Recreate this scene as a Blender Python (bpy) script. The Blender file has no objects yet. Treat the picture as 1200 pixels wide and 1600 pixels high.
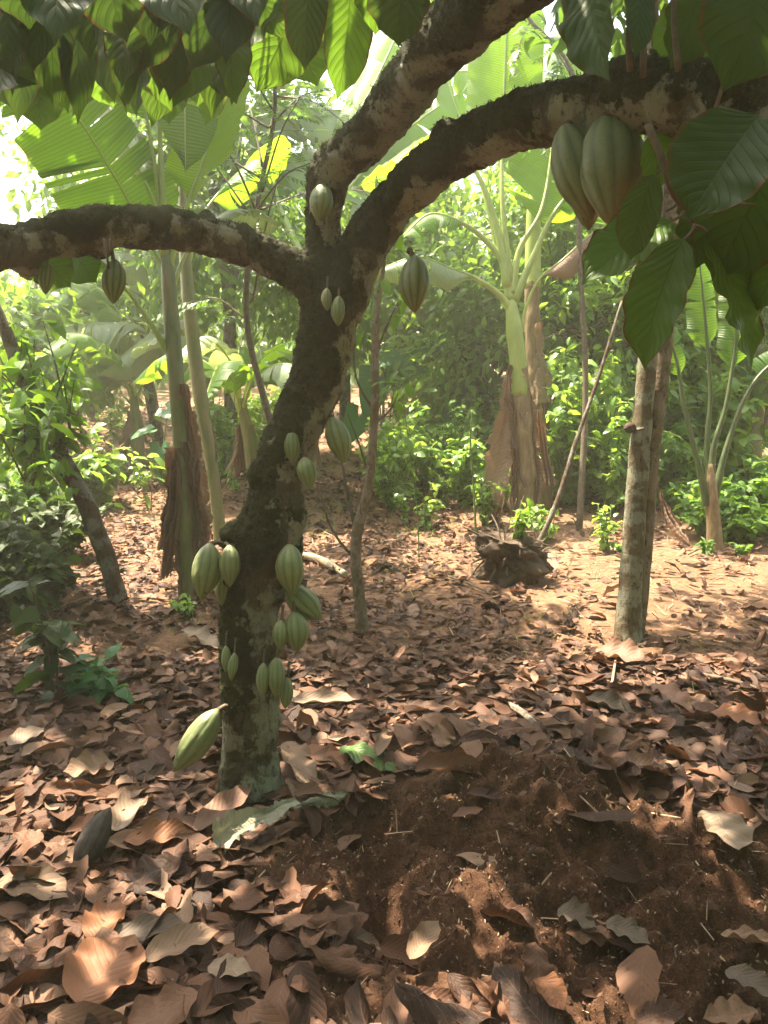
import bpy, math, random
import numpy as np
from mathutils import Vector, Matrix

random.seed(7)
RNG = np.random.default_rng(11)
R = math.radians
S = bpy.context.scene
COL = S.collection

# ------------------------------------------------------------------ camera
CAM_H, PITCH, FPX = 1.45, 11.0, 1209.0          # photo pixels: 1200 x 1600
cd = bpy.data.cameras.new('camera'); cam = bpy.data.objects.new('camera', cd); COL.objects.link(cam)
cam.location = (0, 0, CAM_H); cam.rotation_euler = (R(90 - PITCH), 0, 0)
cd.sensor_fit = 'VERTICAL'; cd.sensor_height = 24.0; cd.lens = 24.0 * FPX / 1600.0
cd.clip_start = 0.05; cd.clip_end = 2000
S.camera = cam

# ------------------------------------------------------------------ sky, sun, exposure
SUN_EL, SUN_AZ = 64.0, -40.0                    # azimuth from +Y towards +X
w = bpy.data.worlds.new('World'); S.world = w; w.use_nodes = True
wn = w.node_tree; bg = wn.nodes['Background']
sky = wn.nodes.new('ShaderNodeTexSky'); sky.sky_type = 'NISHITA'; sky.sun_disc = False
sky.sun_elevation = R(SUN_EL); sky.sun_rotation = R(SUN_AZ)
sky.air_density = 1.0; sky.dust_density = 6.0; sky.ozone_density = 1.0
wn.links.new(sky.outputs[0], bg.inputs[0]); bg.inputs[1].default_value = 0.15
sl = bpy.data.lights.new('sun', 'SUN'); sun = bpy.data.objects.new('sun', sl); COL.objects.link(sun)
sl.energy = 5.0; sl.angle = R(0.55); sl.color = (1.0, 0.87, 0.66)
SUND = Vector((math.sin(R(SUN_AZ)) * math.cos(R(SUN_EL)), math.cos(R(SUN_AZ)) * math.cos(R(SUN_EL)), math.sin(R(SUN_EL))))
sun.rotation_euler = SUND.to_track_quat('Z', 'Y').to_euler()
S.view_settings.view_transform = 'Standard'; S.view_settings.look = 'None'
S.view_settings.exposure = 2.42; S.view_settings.gamma = 1.0
S.cycles.max_bounces = 8; S.cycles.transmission_bounces = 6; S.cycles.diffuse_bounces = 5; S.cycles.volume_bounces = 1
S.cycles.sample_clamp_indirect = 8.0
S.cycles.use_denoising = True

# ------------------------------------------------------------------ numeric helpers
CF = np.array([0, math.cos(R(PITCH)), -math.sin(R(PITCH))]); CR = np.array([1.0, 0, 0]); CU = np.array([0, math.sin(R(PITCH)), math.cos(R(PITCH))])
C0 = np.array([0, 0, CAM_H])
def at(px, py, d):                              # a real point seen at a photo pixel, d metres into the scene
    return C0 + d * (CF + (px - 600) / FPX * CR + (800 - py) / FPX * CU)
def to_px(P):
    q = np.asarray(P) - C0; d = q @ CF
    return 600 + FPX * (q @ CR) / d, 800 - FPX * (q @ CU) / d, d
def nrm(v):
    v = np.asarray(v, float); return v / (np.linalg.norm(v, axis=-1, keepdims=True) + 1e-12)
def hsh(i, j, k, s):
    v = np.sin(i * 127.1 + j * 311.7 + k * 74.7 + s * 19.19) * 43758.5453
    return v - np.floor(v)
def vnoise(x, y, z=0.0, s=0):
    x, y, z = np.broadcast_arrays(np.asarray(x, float), np.asarray(y, float), np.asarray(z, float))
    i, j, k = np.floor(x), np.floor(y), np.floor(z)
    u, v, t = x - i, y - j, z - k
    u = u * u * (3 - 2 * u); v = v * v * (3 - 2 * v); t = t * t * (3 - 2 * t)
    def L(a, b, m): return a + (b - a) * m
    return L(L(L(hsh(i, j, k, s), hsh(i + 1, j, k, s), u), L(hsh(i, j + 1, k, s), hsh(i + 1, j + 1, k, s), u), v),
             L(L(hsh(i, j, k + 1, s), hsh(i + 1, j, k + 1, s), u), L(hsh(i, j + 1, k + 1, s), hsh(i + 1, j + 1, k + 1, s), u), v), t) * 2 - 1
def fbm(x, y, z=0.0, s=0, o=4):
    r, a, f = 0, .5, 1.0
    for q in range(o):
        r = r + a * vnoise(x * f, y * f, np.asarray(z) * f, s + q); a *= .5; f *= 2.03
    return r
def sstep(a, b, x):
    t = np.clip((x - a) / (b - a), 0, 1); return t * t * (3 - 2 * t)

def flat_gp(px, py):
    d = CF + (px - 600) / FPX * CR + (800 - py) / FPX * CU
    return C0 + d * (CAM_H / -d[2])
MOUNDS = [(flat_gp(800, 1250), .42, .30, .085), (flat_gp(930, 1330), .30, .22, .05), (flat_gp(690, 1190), .14, .08, .06), (flat_gp(760, 1440), .16, .16, .055),
          (flat_gp(880, 1180), .16, .09, .045), (flat_gp(500, 1420), .10, .12, .03), (flat_gp(600, 1400), .07, .20, -.12), (flat_gp(900, 1480), .14, .10, -.05), (flat_gp(575, 1300), .07, .06, -.05), (flat_gp(1010, 1400), .10, .05, -.05), (flat_gp(700, 1215), .06, .035, -.055), (flat_gp(770, 1250), .07, .04, .045), (flat_gp(680, 1300), .07, .05, .04), (flat_gp(860, 1290), .06, .035, -.04), (flat_gp(960, 1260), .08, .04, .04), (flat_gp(660, 1500), .05, .07, -.05), (flat_gp(830, 1390), .06, .04, -.035)]
def soilmask(x, y):                              # freshly dug dark earth right of the tree
    c = flat_gp(840, 1385)
    d = np.sqrt(((x - c[0]) / .88) ** 2 + ((y - c[1]) / .66) ** 2) + .5 * fbm(x * 3.4, y * 3.4, 0, 31, 5)
    return 1 - sstep(.62, 1.2, d)
def ground(x, y):
    x = np.asarray(x, float); y = np.asarray(y, float)
    z = .035 * fbm(x * .9, y * .9, 0, 3) + .5 * .045 * sstep(2, 9, y) * fbm(x * .35, y * .35, 0, 8)
    z = z + np.maximum(y - 6.5, 0) * .055 * (1 - .6 * sstep(20, 60, y)) 
    m = soilmask(x, y)
    for c, a, b, h in MOUNDS:
        z = z + 1.6 * h * np.exp(-((x - c[0]) / a) ** 2 - ((y - c[1]) / b) ** 2)
    z = z + m * (.075 * fbm(x * 8, y * 8, 0, 5) + .11 * (.22 - np.abs(fbm(x * 11, y * 11, 0, 66))) + .034 * np.abs(fbm(x * 28, y * 28, 0, 6)) + .008 * fbm(x * 70, y * 70, 0, 7))
    z = z + (1 - m) * .006 * fbm(x * 22, y * 22, 0, 9)
    return z
def gp(px, py):
    d = CF + (px - 600) / FPX * CR + (800 - py) / FPX * CU
    t = CAM_H / -d[2] if d[2] < -.02 else 14.0
    ts = np.concatenate([np.linspace(.8, 12, 900), np.linspace(12, 60, 900)])
    P = C0 + ts[:, None] * d
    k = np.where(P[:, 2] < ground(P[:, 0], P[:, 1]))[0]
    t = ts[k[0]] if len(k) else 40
    p = C0 + t * d
    return np.array([p[0], p[1], float(ground(p[0], p[1]))])
def gdepth(px, py): return to_px(gp(px, py))[2]

# ------------------------------------------------------------------ mesh building
class MB:
    def __init__(s): s.V = []; s.F = []; s.U = []; s.T = []; s.n = 0
    def add(s, V, F, uv=None, tint=0.5):
        V = np.asarray(V, float).reshape(-1, 3); F = np.asarray(F, int).reshape(-1, 4)
        s.V.append(V); s.F.append(F + s.n); s.n += len(V)
        s.U.append(np.zeros((len(V), 2)) if uv is None else np.asarray(uv, float).reshape(-1, 2))
        s.T.append(np.broadcast_to(np.asarray(tint, float), (len(V),)).copy())
        return s
    def build(s, name, mat, parent=None, origin=None, smooth=True):
        V = np.concatenate(s.V); F = np.concatenate(s.F); U = np.concatenate(s.U); T = np.concatenate(s.T)
        o = np.zeros(3)
        if parent is not None: o = np.array(parent.location) if parent.parent is None else np.array(parent.parent.location)
        elif origin is not None: o = np.array(origin)
        me = bpy.data.meshes.new(name)
        me.vertices.add(len(V)); me.vertices.foreach_set('co', (V - o).astype(np.float32).ravel())
        tri = F[:, 2] == F[:, 3]
        cnt = np.where(tri, 3, 4); st = np.concatenate([[0], np.cumsum(cnt)[:-1]])
        keep = np.ones(F.shape, bool); keep[tri, 3] = False
        lv = F[keep]
        me.loops.add(len(lv)); me.loops.foreach_set('vertex_index', lv.astype(np.int32))
        me.polygons.add(len(F)); me.polygons.foreach_set('loop_start', st.astype(np.int32)); me.polygons.foreach_set('loop_total', cnt.astype(np.int32))
        me.polygons.foreach_set('use_smooth', np.full(len(F), smooth))
        me.update(calc_edges=True)
        ul = me.uv_layers.new(name='UVMap'); ul.data.foreach_set('uv', U[lv].astype(np.float32).ravel())
        a = me.attributes.new('tint', 'FLOAT', 'POINT'); a.data.foreach_set('value', T.astype(np.float32))
        me.validate()
        me.materials.append(mat)
        ob = bpy.data.objects.new(name, me); COL.objects.link(ob)
        if parent is not None:
            ob.parent = parent
        else: ob.location = o
        return ob
def tag(o, label=None, cat=None, group=None, kind=None):
    if label: o['label'] = label
    if cat: o['category'] = cat
    if group: o['group'] = group
    if kind: o['kind'] = kind
    return o
def empty(name, loc, label, cat, group=None):
    o = bpy.data.objects.new(name, None); COL.objects.link(o); o.location = Vector([float(c) for c in loc]); o.empty_display_size = .1
    return tag(o, label, cat, group)

def gridF(nu, nv):
    i, j = np.meshgrid(np.arange(nu), np.arange(nv), indexing='ij'); a = i * (nv + 1) + j
    return np.stack([a, a + 1, a + nv + 2, a + nv + 1], -1).reshape(-1, 4)
def catmull(P, n):
    P = np.asarray(P, float)
    if len(P) == 2: P = np.array([P[0], P[0] * .5 + P[1] * .5, P[1]])
    Q = np.concatenate([[2 * P[0] - P[1]], P, [2 * P[-1] - P[-2]]])
    t = np.linspace(0, len(P) - 1 - 1e-9, n); k = t.astype(int); f = (t - k)[:, None]
    a, b, c, d = Q[k], Q[k + 1], Q[k + 2], Q[k + 3]
    return .5 * (2 * b + (c - a) * f + (2 * a - 5 * b + 4 * c - d) * f ** 2 + (3 * b - a - 3 * c + d) * f ** 3)
def tube(mb, P, rad, seg=8, n=None, tint=.5, cap=True, rough=0, seed=0):
    P = np.asarray(P, float); rad = np.broadcast_to(np.asarray(rad, float), (len(P),))
    if n:
        rr = np.interp(np.linspace(0, len(P) - 1, n), np.arange(len(P)), rad); P = catmull(P, n); rad = rr
    T = nrm(np.gradient(P, axis=0)); a = np.zeros_like(P)
    r0 = np.array([0, 0, 1.0]) if abs(T[0][2]) < .8 else np.array([1.0, 0, 0])
    v = nrm(np.cross(T[0], r0))
    for i in range(len(P)):
        v = nrm(v - T[i] * (v @ T[i])); a[i] = v
    b = np.cross(T, a); th = np.linspace(0, 2 * math.pi, seg + 1)
    rr = rad[:, None, None]
    V = P[:, None] + rr * (np.cos(th)[None, :, None] * a[:, None] + np.sin(th)[None, :, None] * b[:, None])
    if rough:
        L = np.concatenate([[0], np.cumsum(np.linalg.norm(np.diff(P, axis=0), axis=1))])
        nz = fbm(V[..., 0] * 12, V[..., 1] * 12, V[..., 2] * 9, seed, 4); nz[:, -1] = nz[:, 0]
        V = P[:, None] + (V - P[:, None]) * (1 + rough * nz[..., None])
    L = np.concatenate([[0], np.cumsum(np.linalg.norm(np.diff(P, axis=0), axis=1))])
    uv = np.stack(np.broadcast_arrays(th[None] / 6.2832, L[:, None]), -1)
    if cap:
        V = np.concatenate([np.repeat(P[:1, None], seg + 1, 1), V, np.repeat(P[-1:, None], seg + 1, 1)]); uv = np.concatenate([uv[:1], uv, uv[-1:]])
    mb.add(V.reshape(-1, 3), gridF(len(V) - 1, seg), uv.reshape(-1, 2), tint)
    return P

def leafgrid(L, W, nu=8, nv=4, droop=.6, fold=.15, wave=.1, freq=5, curl=0., seed=0, kind='cacao', twist=0., rag=0.):
    t = np.linspace(0, 1, nu + 1); s = np.linspace(-1, 1, nv + 1)
    if kind == 'cacao': h = np.sin(math.pi * np.clip(t, 0, 1) ** .9) ** .62 * (1 - .75 * sstep(.80, 1, t))
    elif kind == 'ovate': h = np.sin(math.pi * t ** .62) ** .8
    elif kind == 'heart': h = np.clip(1.05 * (1 - t) ** .62 * (1 + .0 * t), 0, 2) * sstep(-.02, .04, t)
    else: h = np.sin(math.pi * t) ** .8
    h = h * W / 2; h[-1] = 0; h[0] = max(h[0], 0)
    th = droop * t ** 1.3; dt = L / nu
    y = np.concatenate([[0], np.cumsum(np.cos((th[1:] + th[:-1]) / 2) * dt)]); z = -np.concatenate([[0], np.cumsum(np.sin((th[1:] + th[:-1]) / 2) * dt)])
    n = np.stack([0 * t, np.sin(th), np.cos(th)], -1)
    rg = np.random.default_rng(seed); ph = rg.uniform(0, 6, 2)
    X = s[None] * h[:, None]
    if rag: X = X * (1 + rag * np.abs(s[None]) ** 2 * vnoise(t[:, None] * 7 + seed, np.sign(s)[None] * 3., 0, seed) + .6 * rag * np.abs(s[None]) ** 3 * vnoise(t[:, None] * 19 + seed, np.sign(s)[None] * 3., 0, seed + 1))
    H = fold * np.abs(X) + wave * np.abs(s[None]) ** 1.5 * h[:, None] * np.sin(freq * 2 * math.pi * t[:, None] + ph[0] + (s[None] > 0) * ph[1])
    if curl:
        a = curl * s[None] * (h[:, None] / (W / 2)); k = np.where(np.abs(a) < 1e-3, 1, np.sin(a) / np.where(np.abs(a) < 1e-3, 1, a)); H = H + np.abs(X) * (1 - np.cos(a)) / np.maximum(np.abs(a), 1e-3); X = X * k
    if kind == 'heart': y = y[:, None] - .28 * L * np.abs(s[None]) ** 1.4 * (1 - t[:, None]) ** 1.5
    else: y = np.broadcast_to(y[:, None], X.shape)
    V = np.stack([X, y, np.broadcast_to(z[:, None], X.shape)], -1) + H[..., None] * n[:, None]
    if twist:
        a = twist * t[:, None]; V = np.stack([V[..., 0] * np.cos(a) - V[..., 2] * np.sin(a), V[..., 1], V[..., 0] * np.sin(a) + V[..., 2] * np.cos(a)], -1)
    uv = np.stack(np.broadcast_arrays(s[None] * .5 + .5, t[:, None]), -1)
    return V.reshape(-1, 3), gridF(nu, nv), uv.reshape(-1, 2)
def frames(d, up):
    d = nrm(d); x = nrm(np.cross(d, up)); z = np.cross(x, d); return np.stack([x, d, z], -1)   # columns
def scatter(mb, tmpl, bases, dirs, ups, scale, tint):
    V, F, uv = tmpl; N = len(bases)
    if N == 0: return
    M = frames(dirs, ups) * np.asarray(scale, float).reshape(-1, 1, 1)
    W = np.einsum('nij,vj->nvi', M, V) + np.asarray(bases)[:, None]
    Fn = (F[None] + (np.arange(N) * len(V))[:, None, None]).reshape(-1, 4)
    mb.add(W.reshape(-1, 3), Fn, np.tile(uv, (N, 1)), np.repeat(np.broadcast_to(tint, (N,)), len(V)))
def rdir(n, rg=RNG): return nrm(rg.normal(size=(n, 3)))

# ------------------------------------------------------------------ materials
def newmat(name):
    m = bpy.data.materials.new(name); m.use_nodes = True; nt = m.node_tree
    for n in list(nt.nodes): nt.nodes.remove(n)
    return m, nt
def N(nt, typ, ins=None, **kw):
    n = nt.nodes.new('ShaderNode' + typ)
    for k, v in kw.items(): setattr(n, k, v)
    for k, v in (ins or {}).items():
        if isinstance(v, bpy.types.NodeSocket): nt.links.new(v, n.inputs[k])
        else: n.inputs[k].default_value = v
    return n
def rgba(c): return (c[0], c[1], c[2], 1)
def ramp(nt, fac, stops, interp='LINEAR'):
    r = N(nt, 'ValToRGB', {0: fac}); e = r.color_ramp.elements; r.color_ramp.interpolation = interp
    e[0].position, e[0].color = stops[0][0], rgba(stops[0][1]); e[1].position, e[1].color = stops[-1][0], rgba(stops[-1][1])
    for p, c in stops[1:-1]: q = e.new(p); q.color = rgba(c)
    return r.outputs[0]
def mixc(nt, f, a, b, mode='MIX'):
    n = N(nt, 'Mix', data_type='RGBA', blend_type=mode)
    for k, v in ((0, f), (6, a), (7, b)):
        if isinstance(v, bpy.types.NodeSocket): nt.links.new(v, n.inputs[k])
        else: n.inputs[k].default_value = v if k == 0 else rgba(v)
    return n.outputs[2]
def mth(nt, op, a, b=0.0, c=0.0):
    n = N(nt, 'Math', operation=op)
    for k, v in ((0, a), (1, b), (2, c)):
        if isinstance(v, bpy.types.NodeSocket): nt.links.new(v, n.inputs[k])
        else: n.inputs[k].default_value = v
    return n.outputs[0]
def noise(nt, scale, detail=4, rough=.55, vec=None, out=0):
    n = N(nt, 'TexNoise', {'Scale': scale, 'Detail': detail, 'Roughness': rough})
    if vec is None: vec = N(nt, 'TexCoord').outputs['Object']
    nt.links.new(vec, n.inputs['Vector']); return n.outputs[out]
def bump(nt, h, strength=.4, dist=.005, nrmv=None):
    ins = {'Height': h, 'Strength': strength, 'Distance': dist}
    if nrmv is not None: ins['Normal'] = nrmv
    return N(nt, 'Bump', ins).outputs[0]
def finish(nt, shader): nt.links.new(shader, N(nt, 'OutputMaterial').inputs[0])
def pbsdf(nt, col, rough=.6, nv=None, spec=.4):
    ins = {'Base Color': col if isinstance(col, bpy.types.NodeSocket) else rgba(col), 'Roughness': rough, 'Specular IOR Level': spec}
    if nv is not None: ins['Normal'] = nv
    return N(nt, 'BsdfPrincipled', ins).outputs[0]

def leafmat(name, cols, trans, tw=.45, rough=.42, vein='cacao', spots=None, objvar=False, spec=.35, vs=1.0):
    m, nt = newmat(name)
    t = N(nt, 'Attribute', attribute_name='tint').outputs['Fac']
    if objvar: t = mth(nt, 'FRACT', mth(nt, 'ADD', t, N(nt, 'ObjectInfo').outputs['Random']))
    c = ramp(nt, t, cols)
    no = noise(nt, 14, 5); c = mixc(nt, mth(nt, 'MULTIPLY', no, .5), c, (c_ for c_ in ()) if False else cols[0][1])
    if spots is not None:
        sp = mth(nt, 'GREATER_THAN', noise(nt, 32, 3), .64); c = mixc(nt, mth(nt, 'MULTIPLY', sp, .7), c, spots)
    uv = N(nt, 'UVMap').outputs[0]; sx = N(nt, 'SeparateXYZ', {0: uv})
    ax = mth(nt, 'ABSOLUTE', mth(nt, 'SUBTRACT', sx.outputs[0], .5))
    nv = None; tcol = mixc(nt, 1.0, c, trans, 'MULTIPLY') if trans else c
    if name in ('cacao_leaf', 'shaded_cacao_leaf'):
        be_ = ramp(nt, mth(nt, 'ADD', ax, mth(nt, 'MULTIPLY', noise(nt, 9, 4, .7), .22)), [(.565, (0, 0, 0)), (.60, (1, 1, 1))])
        c = mixc(nt, be_, c, (.13, .075, .03)); tcol = mixc(nt, be_, tcol, (.10, .05, .02))
    if vein == 'cacao':
        ph = mth(nt, 'ADD', mth(nt, 'MULTIPLY', sx.outputs[1], 11.0), mth(nt, 'MULTIPLY', ax, -6.0))
        sw = mth(nt, 'PINGPONG', ph, .5)                       # 0 at each lateral vein
        ln = mth(nt, 'SUBTRACT', 1.0, mth(nt, 'MULTIPLY', sw, 14.0)); ln = mth(nt, 'MAXIMUM', ln, 0.0)
        md = mth(nt, 'MAXIMUM', mth(nt, 'SUBTRACT', 1.0, mth(nt, 'MULTIPLY', ax, 38.0)), 0.0)
        vn = mth(nt, 'MAXIMUM', ln, md)
        h = mth(nt, 'SUBTRACT', mth(nt, 'MULTIPLY', sw, 1.6), vn)
        nv = bump(nt, mth(nt, 'ADD', mth(nt, 'MULTIPLY', h, vs), mth(nt, 'MULTIPLY', no, 1.2)), .5, .004)
        c = mixc(nt, mth(nt, 'MULTIPLY', vn, .35 * vs), c, tuple(min(1, x * 1.8 + .02) for x in cols[-1][1]))
        tcol = mixc(nt, mth(nt, 'MULTIPLY', vn, .55), tcol, tuple(x * .35 for x in cols[0][1]))
    elif vein == 'banana':
        be_ = ramp(nt, mth(nt, 'ADD', ax, mth(nt, 'MULTIPLY', noise(nt, 7, 5, .7), .16)), [(.575, (0, 0, 0)), (.60, (1, 1, 1))])
        c = mixc(nt, be_, c, (.22, .14, .05)); tcol = mixc(nt, be_, tcol, (.25, .14, .04))
        sw = mth(nt, 'PINGPONG', mth(nt, 'MULTIPLY', sx.outputs[1], 42.0), .5)
        f2 = mth(nt, 'PINGPONG', mth(nt, 'MULTIPLY', sx.outputs[1], 161.0), .5)
        nv = bump(nt, mth(nt, 'ADD', sw, mth(nt, 'MULTIPLY', f2, .4)), .6, .01)
        st = noise(nt, 1.0, 3, .6, N(nt, 'Mapping', {0: uv, 3: (.6, 26, 1)}).outputs[0])
        c = mixc(nt, mth(nt, 'MULTIPLY', st, .55), c, cols[0][1])
        tcol = mixc(nt, mth(nt, 'MULTIPLY', mth(nt, 'SUBTRACT', .5, sw), .8), tcol, tuple(x * .4 for x in cols[0][1]))
    p = pbsdf(nt, c, rough, nv, spec)
    tr = N(nt, 'BsdfTranslucent', {'Color': tcol})
    if nv is not None: nt.links.new(nv, tr.inputs['Normal'])
    finish(nt, N(nt, 'MixShader', {0: tw, 1: p, 2: tr.outputs[0]}).outputs[0])
    return m
G = lambda a, b: [(0, a), (1, b)]
TR = (1.0, 1.0, 1.0)
def tcolmat(m, col):   # give the transmitted light its own leaf-green
    for n in m.node_tree.nodes:
        if n.type == 'BSDF_TRANSLUCENT': pass
    return m
M = {}
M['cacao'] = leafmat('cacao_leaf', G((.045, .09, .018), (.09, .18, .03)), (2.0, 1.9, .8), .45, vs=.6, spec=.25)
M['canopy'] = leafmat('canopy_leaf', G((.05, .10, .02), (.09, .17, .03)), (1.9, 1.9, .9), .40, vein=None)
M['darkleaf'] = leafmat('shaded_cacao_leaf', G((.034, .068, .018), (.062, .11, .028)), (1.7, 1.7, .8), .32, vs=.5, spec=.25)  # darker copy of the cacao leaf, shade put into its colour
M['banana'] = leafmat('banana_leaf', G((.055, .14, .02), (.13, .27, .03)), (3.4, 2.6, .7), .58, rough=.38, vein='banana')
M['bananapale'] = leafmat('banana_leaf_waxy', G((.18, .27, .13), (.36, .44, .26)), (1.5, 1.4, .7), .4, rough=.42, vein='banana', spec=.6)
M['weed'] = leafmat('weed_leaf', G((.12, .24, .05), (.29, .43, .11)), (2.0, 1.8, .8), .45, vein=None, rough=.34, spec=.6)
M['bright'] = leafmat('young_leaf', G((.08, .18, .028), (.17, .31, .05)), (2.0, 1.8, .7), .45)
M['forest'] = leafmat('forest_leaf', G((.06, .13, .03), (.15, .27, .05)), (2.0, 1.8, .8), .48, vein=None)
M['pinnate'] = leafmat('leaflet', G((.05, .11, .025), (.10, .19, .04)), (2.0, 1.9, .9), .42, vein=None)
M['taro'] = leafmat('taro_leaf', G((.05, .15, .06), (.09, .22, .08)), (1.6, 1.6, .8), .35, rough=.36)
M['dry'] = leafmat('dead_leaf', [(0, (.030, .015, .010)), (.3, (.085, .040, .025)), (.6, (.165, .080, .048)), (.85, (.24, .13, .082)), (1, (.33, .21, .145))], (1, .75, .5), .16, rough=.6, objvar=True, spots=(.10, .055, .04), vs=.28, spec=.22)
M['drybanana'] = leafmat('dead_banana_leaf', G((.20, .125, .085), (.42, .29, .19)), (1.1, .85, .6), .22, rough=.7, vein='banana')
M['fallengreen'] = leafmat('fallen_green_leaf', G((.05, .11, .02), (.09, .16, .03)), (1, 1, 1), .2)

def solid(name, stops, scale=20, rough=.7, bs=.4, bd=.004, vec=None, spec=.3, stretch=None):
    m, nt = newmat(name)
    v = N(nt, 'TexCoord').outputs['Object']
    if stretch: v = N(nt, 'Mapping', {0: v, 3: stretch}).outputs[0]
    n1 = noise(nt, scale, 6, .6, v); n2 = noise(nt, scale * 4.3, 4, .6, v)
    f = mth(nt, 'ADD', mth(nt, 'MULTIPLY', n1, .75), mth(nt, 'MULTIPLY', n2, .35))
    t = N(nt, 'Attribute', attribute_name='tint').outputs['Fac']
    f = mth(nt, 'ADD', f, mth(nt, 'MULTIPLY', mth(nt, 'SUBTRACT', t, .5), .5))
    finish(nt, pbsdf(nt, ramp(nt, f, stops), rough, bump(nt, f, bs, bd), spec))
    return m
M['petiole'] = solid('banana_petiole', [(.3, (.19, .27, .05)), (.7, (.38, .44, .12))], 12, .45, stretch=(1, 1, .2), spec=.5)
M['pseudostem'] = solid('banana_stem', [(.3, (.05, .065, .02)), (.5, (.13, .15, .05)), (.7, (.22, .18, .09))], 9, .5, stretch=(1, 1, .22), spec=.5)
M['sheath'] = solid('dead_sheath', [(.25, (.05, .032, .018)), (.42, (.16, .105, .055)), (.56, (.21, .15, .08)), (.78, (.34, .24, .14))], 16, .8, 1.0, .015, stretch=(1.8, 1.8, .16))
M['twig'] = solid('twig', [(.3, (.055, .042, .028)), (.7, (.17, .13, .09))], 30, .8)
M['greenstem'] = solid('green_stem', [(.3, (.06, .10, .03)), (.7, (.15, .21, .07))], 30, .6)
M['darkstem'] = solid('dark_petiole', [(.3, (.03, .05, .02)), (.6, (.08, .11, .035)), (.8, (.17, .17, .06))], 12, .5, stretch=(1, 1, .2), spec=.5)
M['grayLog'] = solid('bleached_wood', [(.3, (.26, .20, .12)), (.7, (.50, .42, .28))], 18, .8, stretch=(1, .3, 1))
M['stump'] = solid('rotten_stump', [(.3, (.03, .022, .015)), (.6, (.09, .06, .04)), (.8, (.16, .11, .07))], 16, .95, .9, .012)
M['rotten'] = solid('rotten_pod', [(.3, (.02, .017, .015)), (.7, (.06, .045, .035))], 22, .7, .7, .006)
M['crumb'] = solid('soil_crumb', [(.25, (.035, .017, .010)), (.6, (.095, .048, .028)), (.85, (.22, .13, .08))], 60, .95)
M['straw'] = solid('straw', [(.3, (.16, .10, .065)), (.75, (.40, .29, .19))], 40, .8)

def bark(name, moss_c, wood, lichen, moss_amt=.5):
    m, nt = newmat(name)
    co = N(nt, 'TexCoord').outputs['Object']
    a = N(nt, 'Attribute', attribute_name='tint').outputs['Fac']
    n0 = noise(nt, 6, 5, .6, co); n1 = noise(nt, 26, 8, .65, co); n2 = noise(nt, 110, 5, .7, co)
    wc = ramp(nt, mth(nt, 'ADD', mth(nt, 'MULTIPLY', n0, .5), mth(nt, 'MULTIPLY', n1, .5)), wood)
    lf = mth(nt, 'ADD', noise(nt, 9, 3, .5, co), mth(nt, 'MULTIPLY', n1, .22))
    lm = ramp(nt, mth(nt, 'ADD', lf, mth(nt, 'MULTIPLY', mth(nt, 'SUBTRACT', n2, .5), .30)), [(.565, (0, 0, 0)), (.63, (.8, .8, .8)), (.75, (1, 1, 1))])
    lc = mixc(nt, n2, lichen, tuple(x * .6 for x in lichen))
    c = mixc(nt, mth(nt, 'MULTIPLY', lm, .85), wc, lc)
    mf = mth(nt, 'ADD', mth(nt, 'ADD', a, mth(nt, 'MULTIPLY', n1, .7)), mth(nt, 'MULTIPLY', n0, .5))
    mm = ramp(nt, mf, [(.98 - .3 * (moss_amt - .5), (0, 0, 0)), (1.0 + .16 - .3 * (moss_amt - .5), (1, 1, 1))])
    mc = ramp(nt, n2, [(.3, tuple(x * .45 for x in moss_c)), (.7, moss_c)])
    c = mixc(nt, mm, c, mc)
    c = mixc(nt, ramp(nt, noise(nt, 60, 6, .7, N(nt, 'Mapping', {0: co, 3: (1, 1, .35)}).outputs[0]), [(.36, (.8, .8, .8)), (.46, (0, 0, 0))]), c, tuple(x * .45 for x in wood[0][1]))
    h = mth(nt, 'ADD', mth(nt, 'ADD', mth(nt, 'MULTIPLY', n1, 1.3), mth(nt, 'MULTIPLY', n2, .8)), mth(nt, 'MULTIPLY', mm, .6))
    finish(nt, pbsdf(nt, c, .9, bump(nt, h, .9, .008), .15))
    return m
M['bark'] = bark('mossy_bark', (.06, .062, .028), [(.3, (.045, .040, .025)), (.55, (.098, .085, .053)), (.75, (.17, .15, .10))], (.36, .37, .28), .55)
M['palebark'] = bark('pale_bark', (.09, .085, .045), [(.3, (.085, .065, .04)), (.55, (.165, .13, .08)), (.75, (.26, .21, .14))], (.36, .36, .27), .35)
M['tanbark'] = bark('tan_bark', (.09, .08, .045), [(.3, (.12, .09, .055)), (.7, (.25, .19, .125))], (.36, .28, .21), .05)
M['darkbark'] = bark('dark_bark', (.05, .045, .022), [(.3, (.06, .04, .028)), (.7, (.15, .10, .07))], (.26, .24, .20), .4)

def podmat():
    m, nt = newmat('cacao_pod'); co = N(nt, 'TexCoord').outputs['Object']
    t = N(nt, 'Attribute', attribute_name='tint').outputs['Fac']
    rnd = N(nt, 'ObjectInfo').outputs['Random']
    n0 = noise(nt, 16, 4, .6, co); n1 = noise(nt, 90, 6, .7, co)
    base = ramp(nt, t, [(0, (.09, .13, .05)), (.5, (.135, .185, .075)), (1, (.19, .245, .11))])
    c = mixc(nt, mth(nt, 'MULTIPLY', rnd, .4), base, (.19, .20, .09))
    c = mixc(nt, ramp(nt, n0, [(.50, (0, 0, 0)), (.72, (.6, .6, .6))]), c, (.30, .27, .12))
    c = mixc(nt, ramp(nt, noise(nt, 38, 3, .6, co), [(.66, (0, 0, 0)), (.70, (.85, .85, .85))]), c, (.05, .035, .02))
    c = mixc(nt, ramp(nt, n1, [(.60, (0, 0, 0)), (.72, (.6, .6, .6))]), c, (.13, .10, .055))
    finish(nt, pbsdf(nt, c, .48, bump(nt, mth(nt, 'ADD', n1, n0), .6, .003), .45))
    return m
M['pod'] = podmat()
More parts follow.
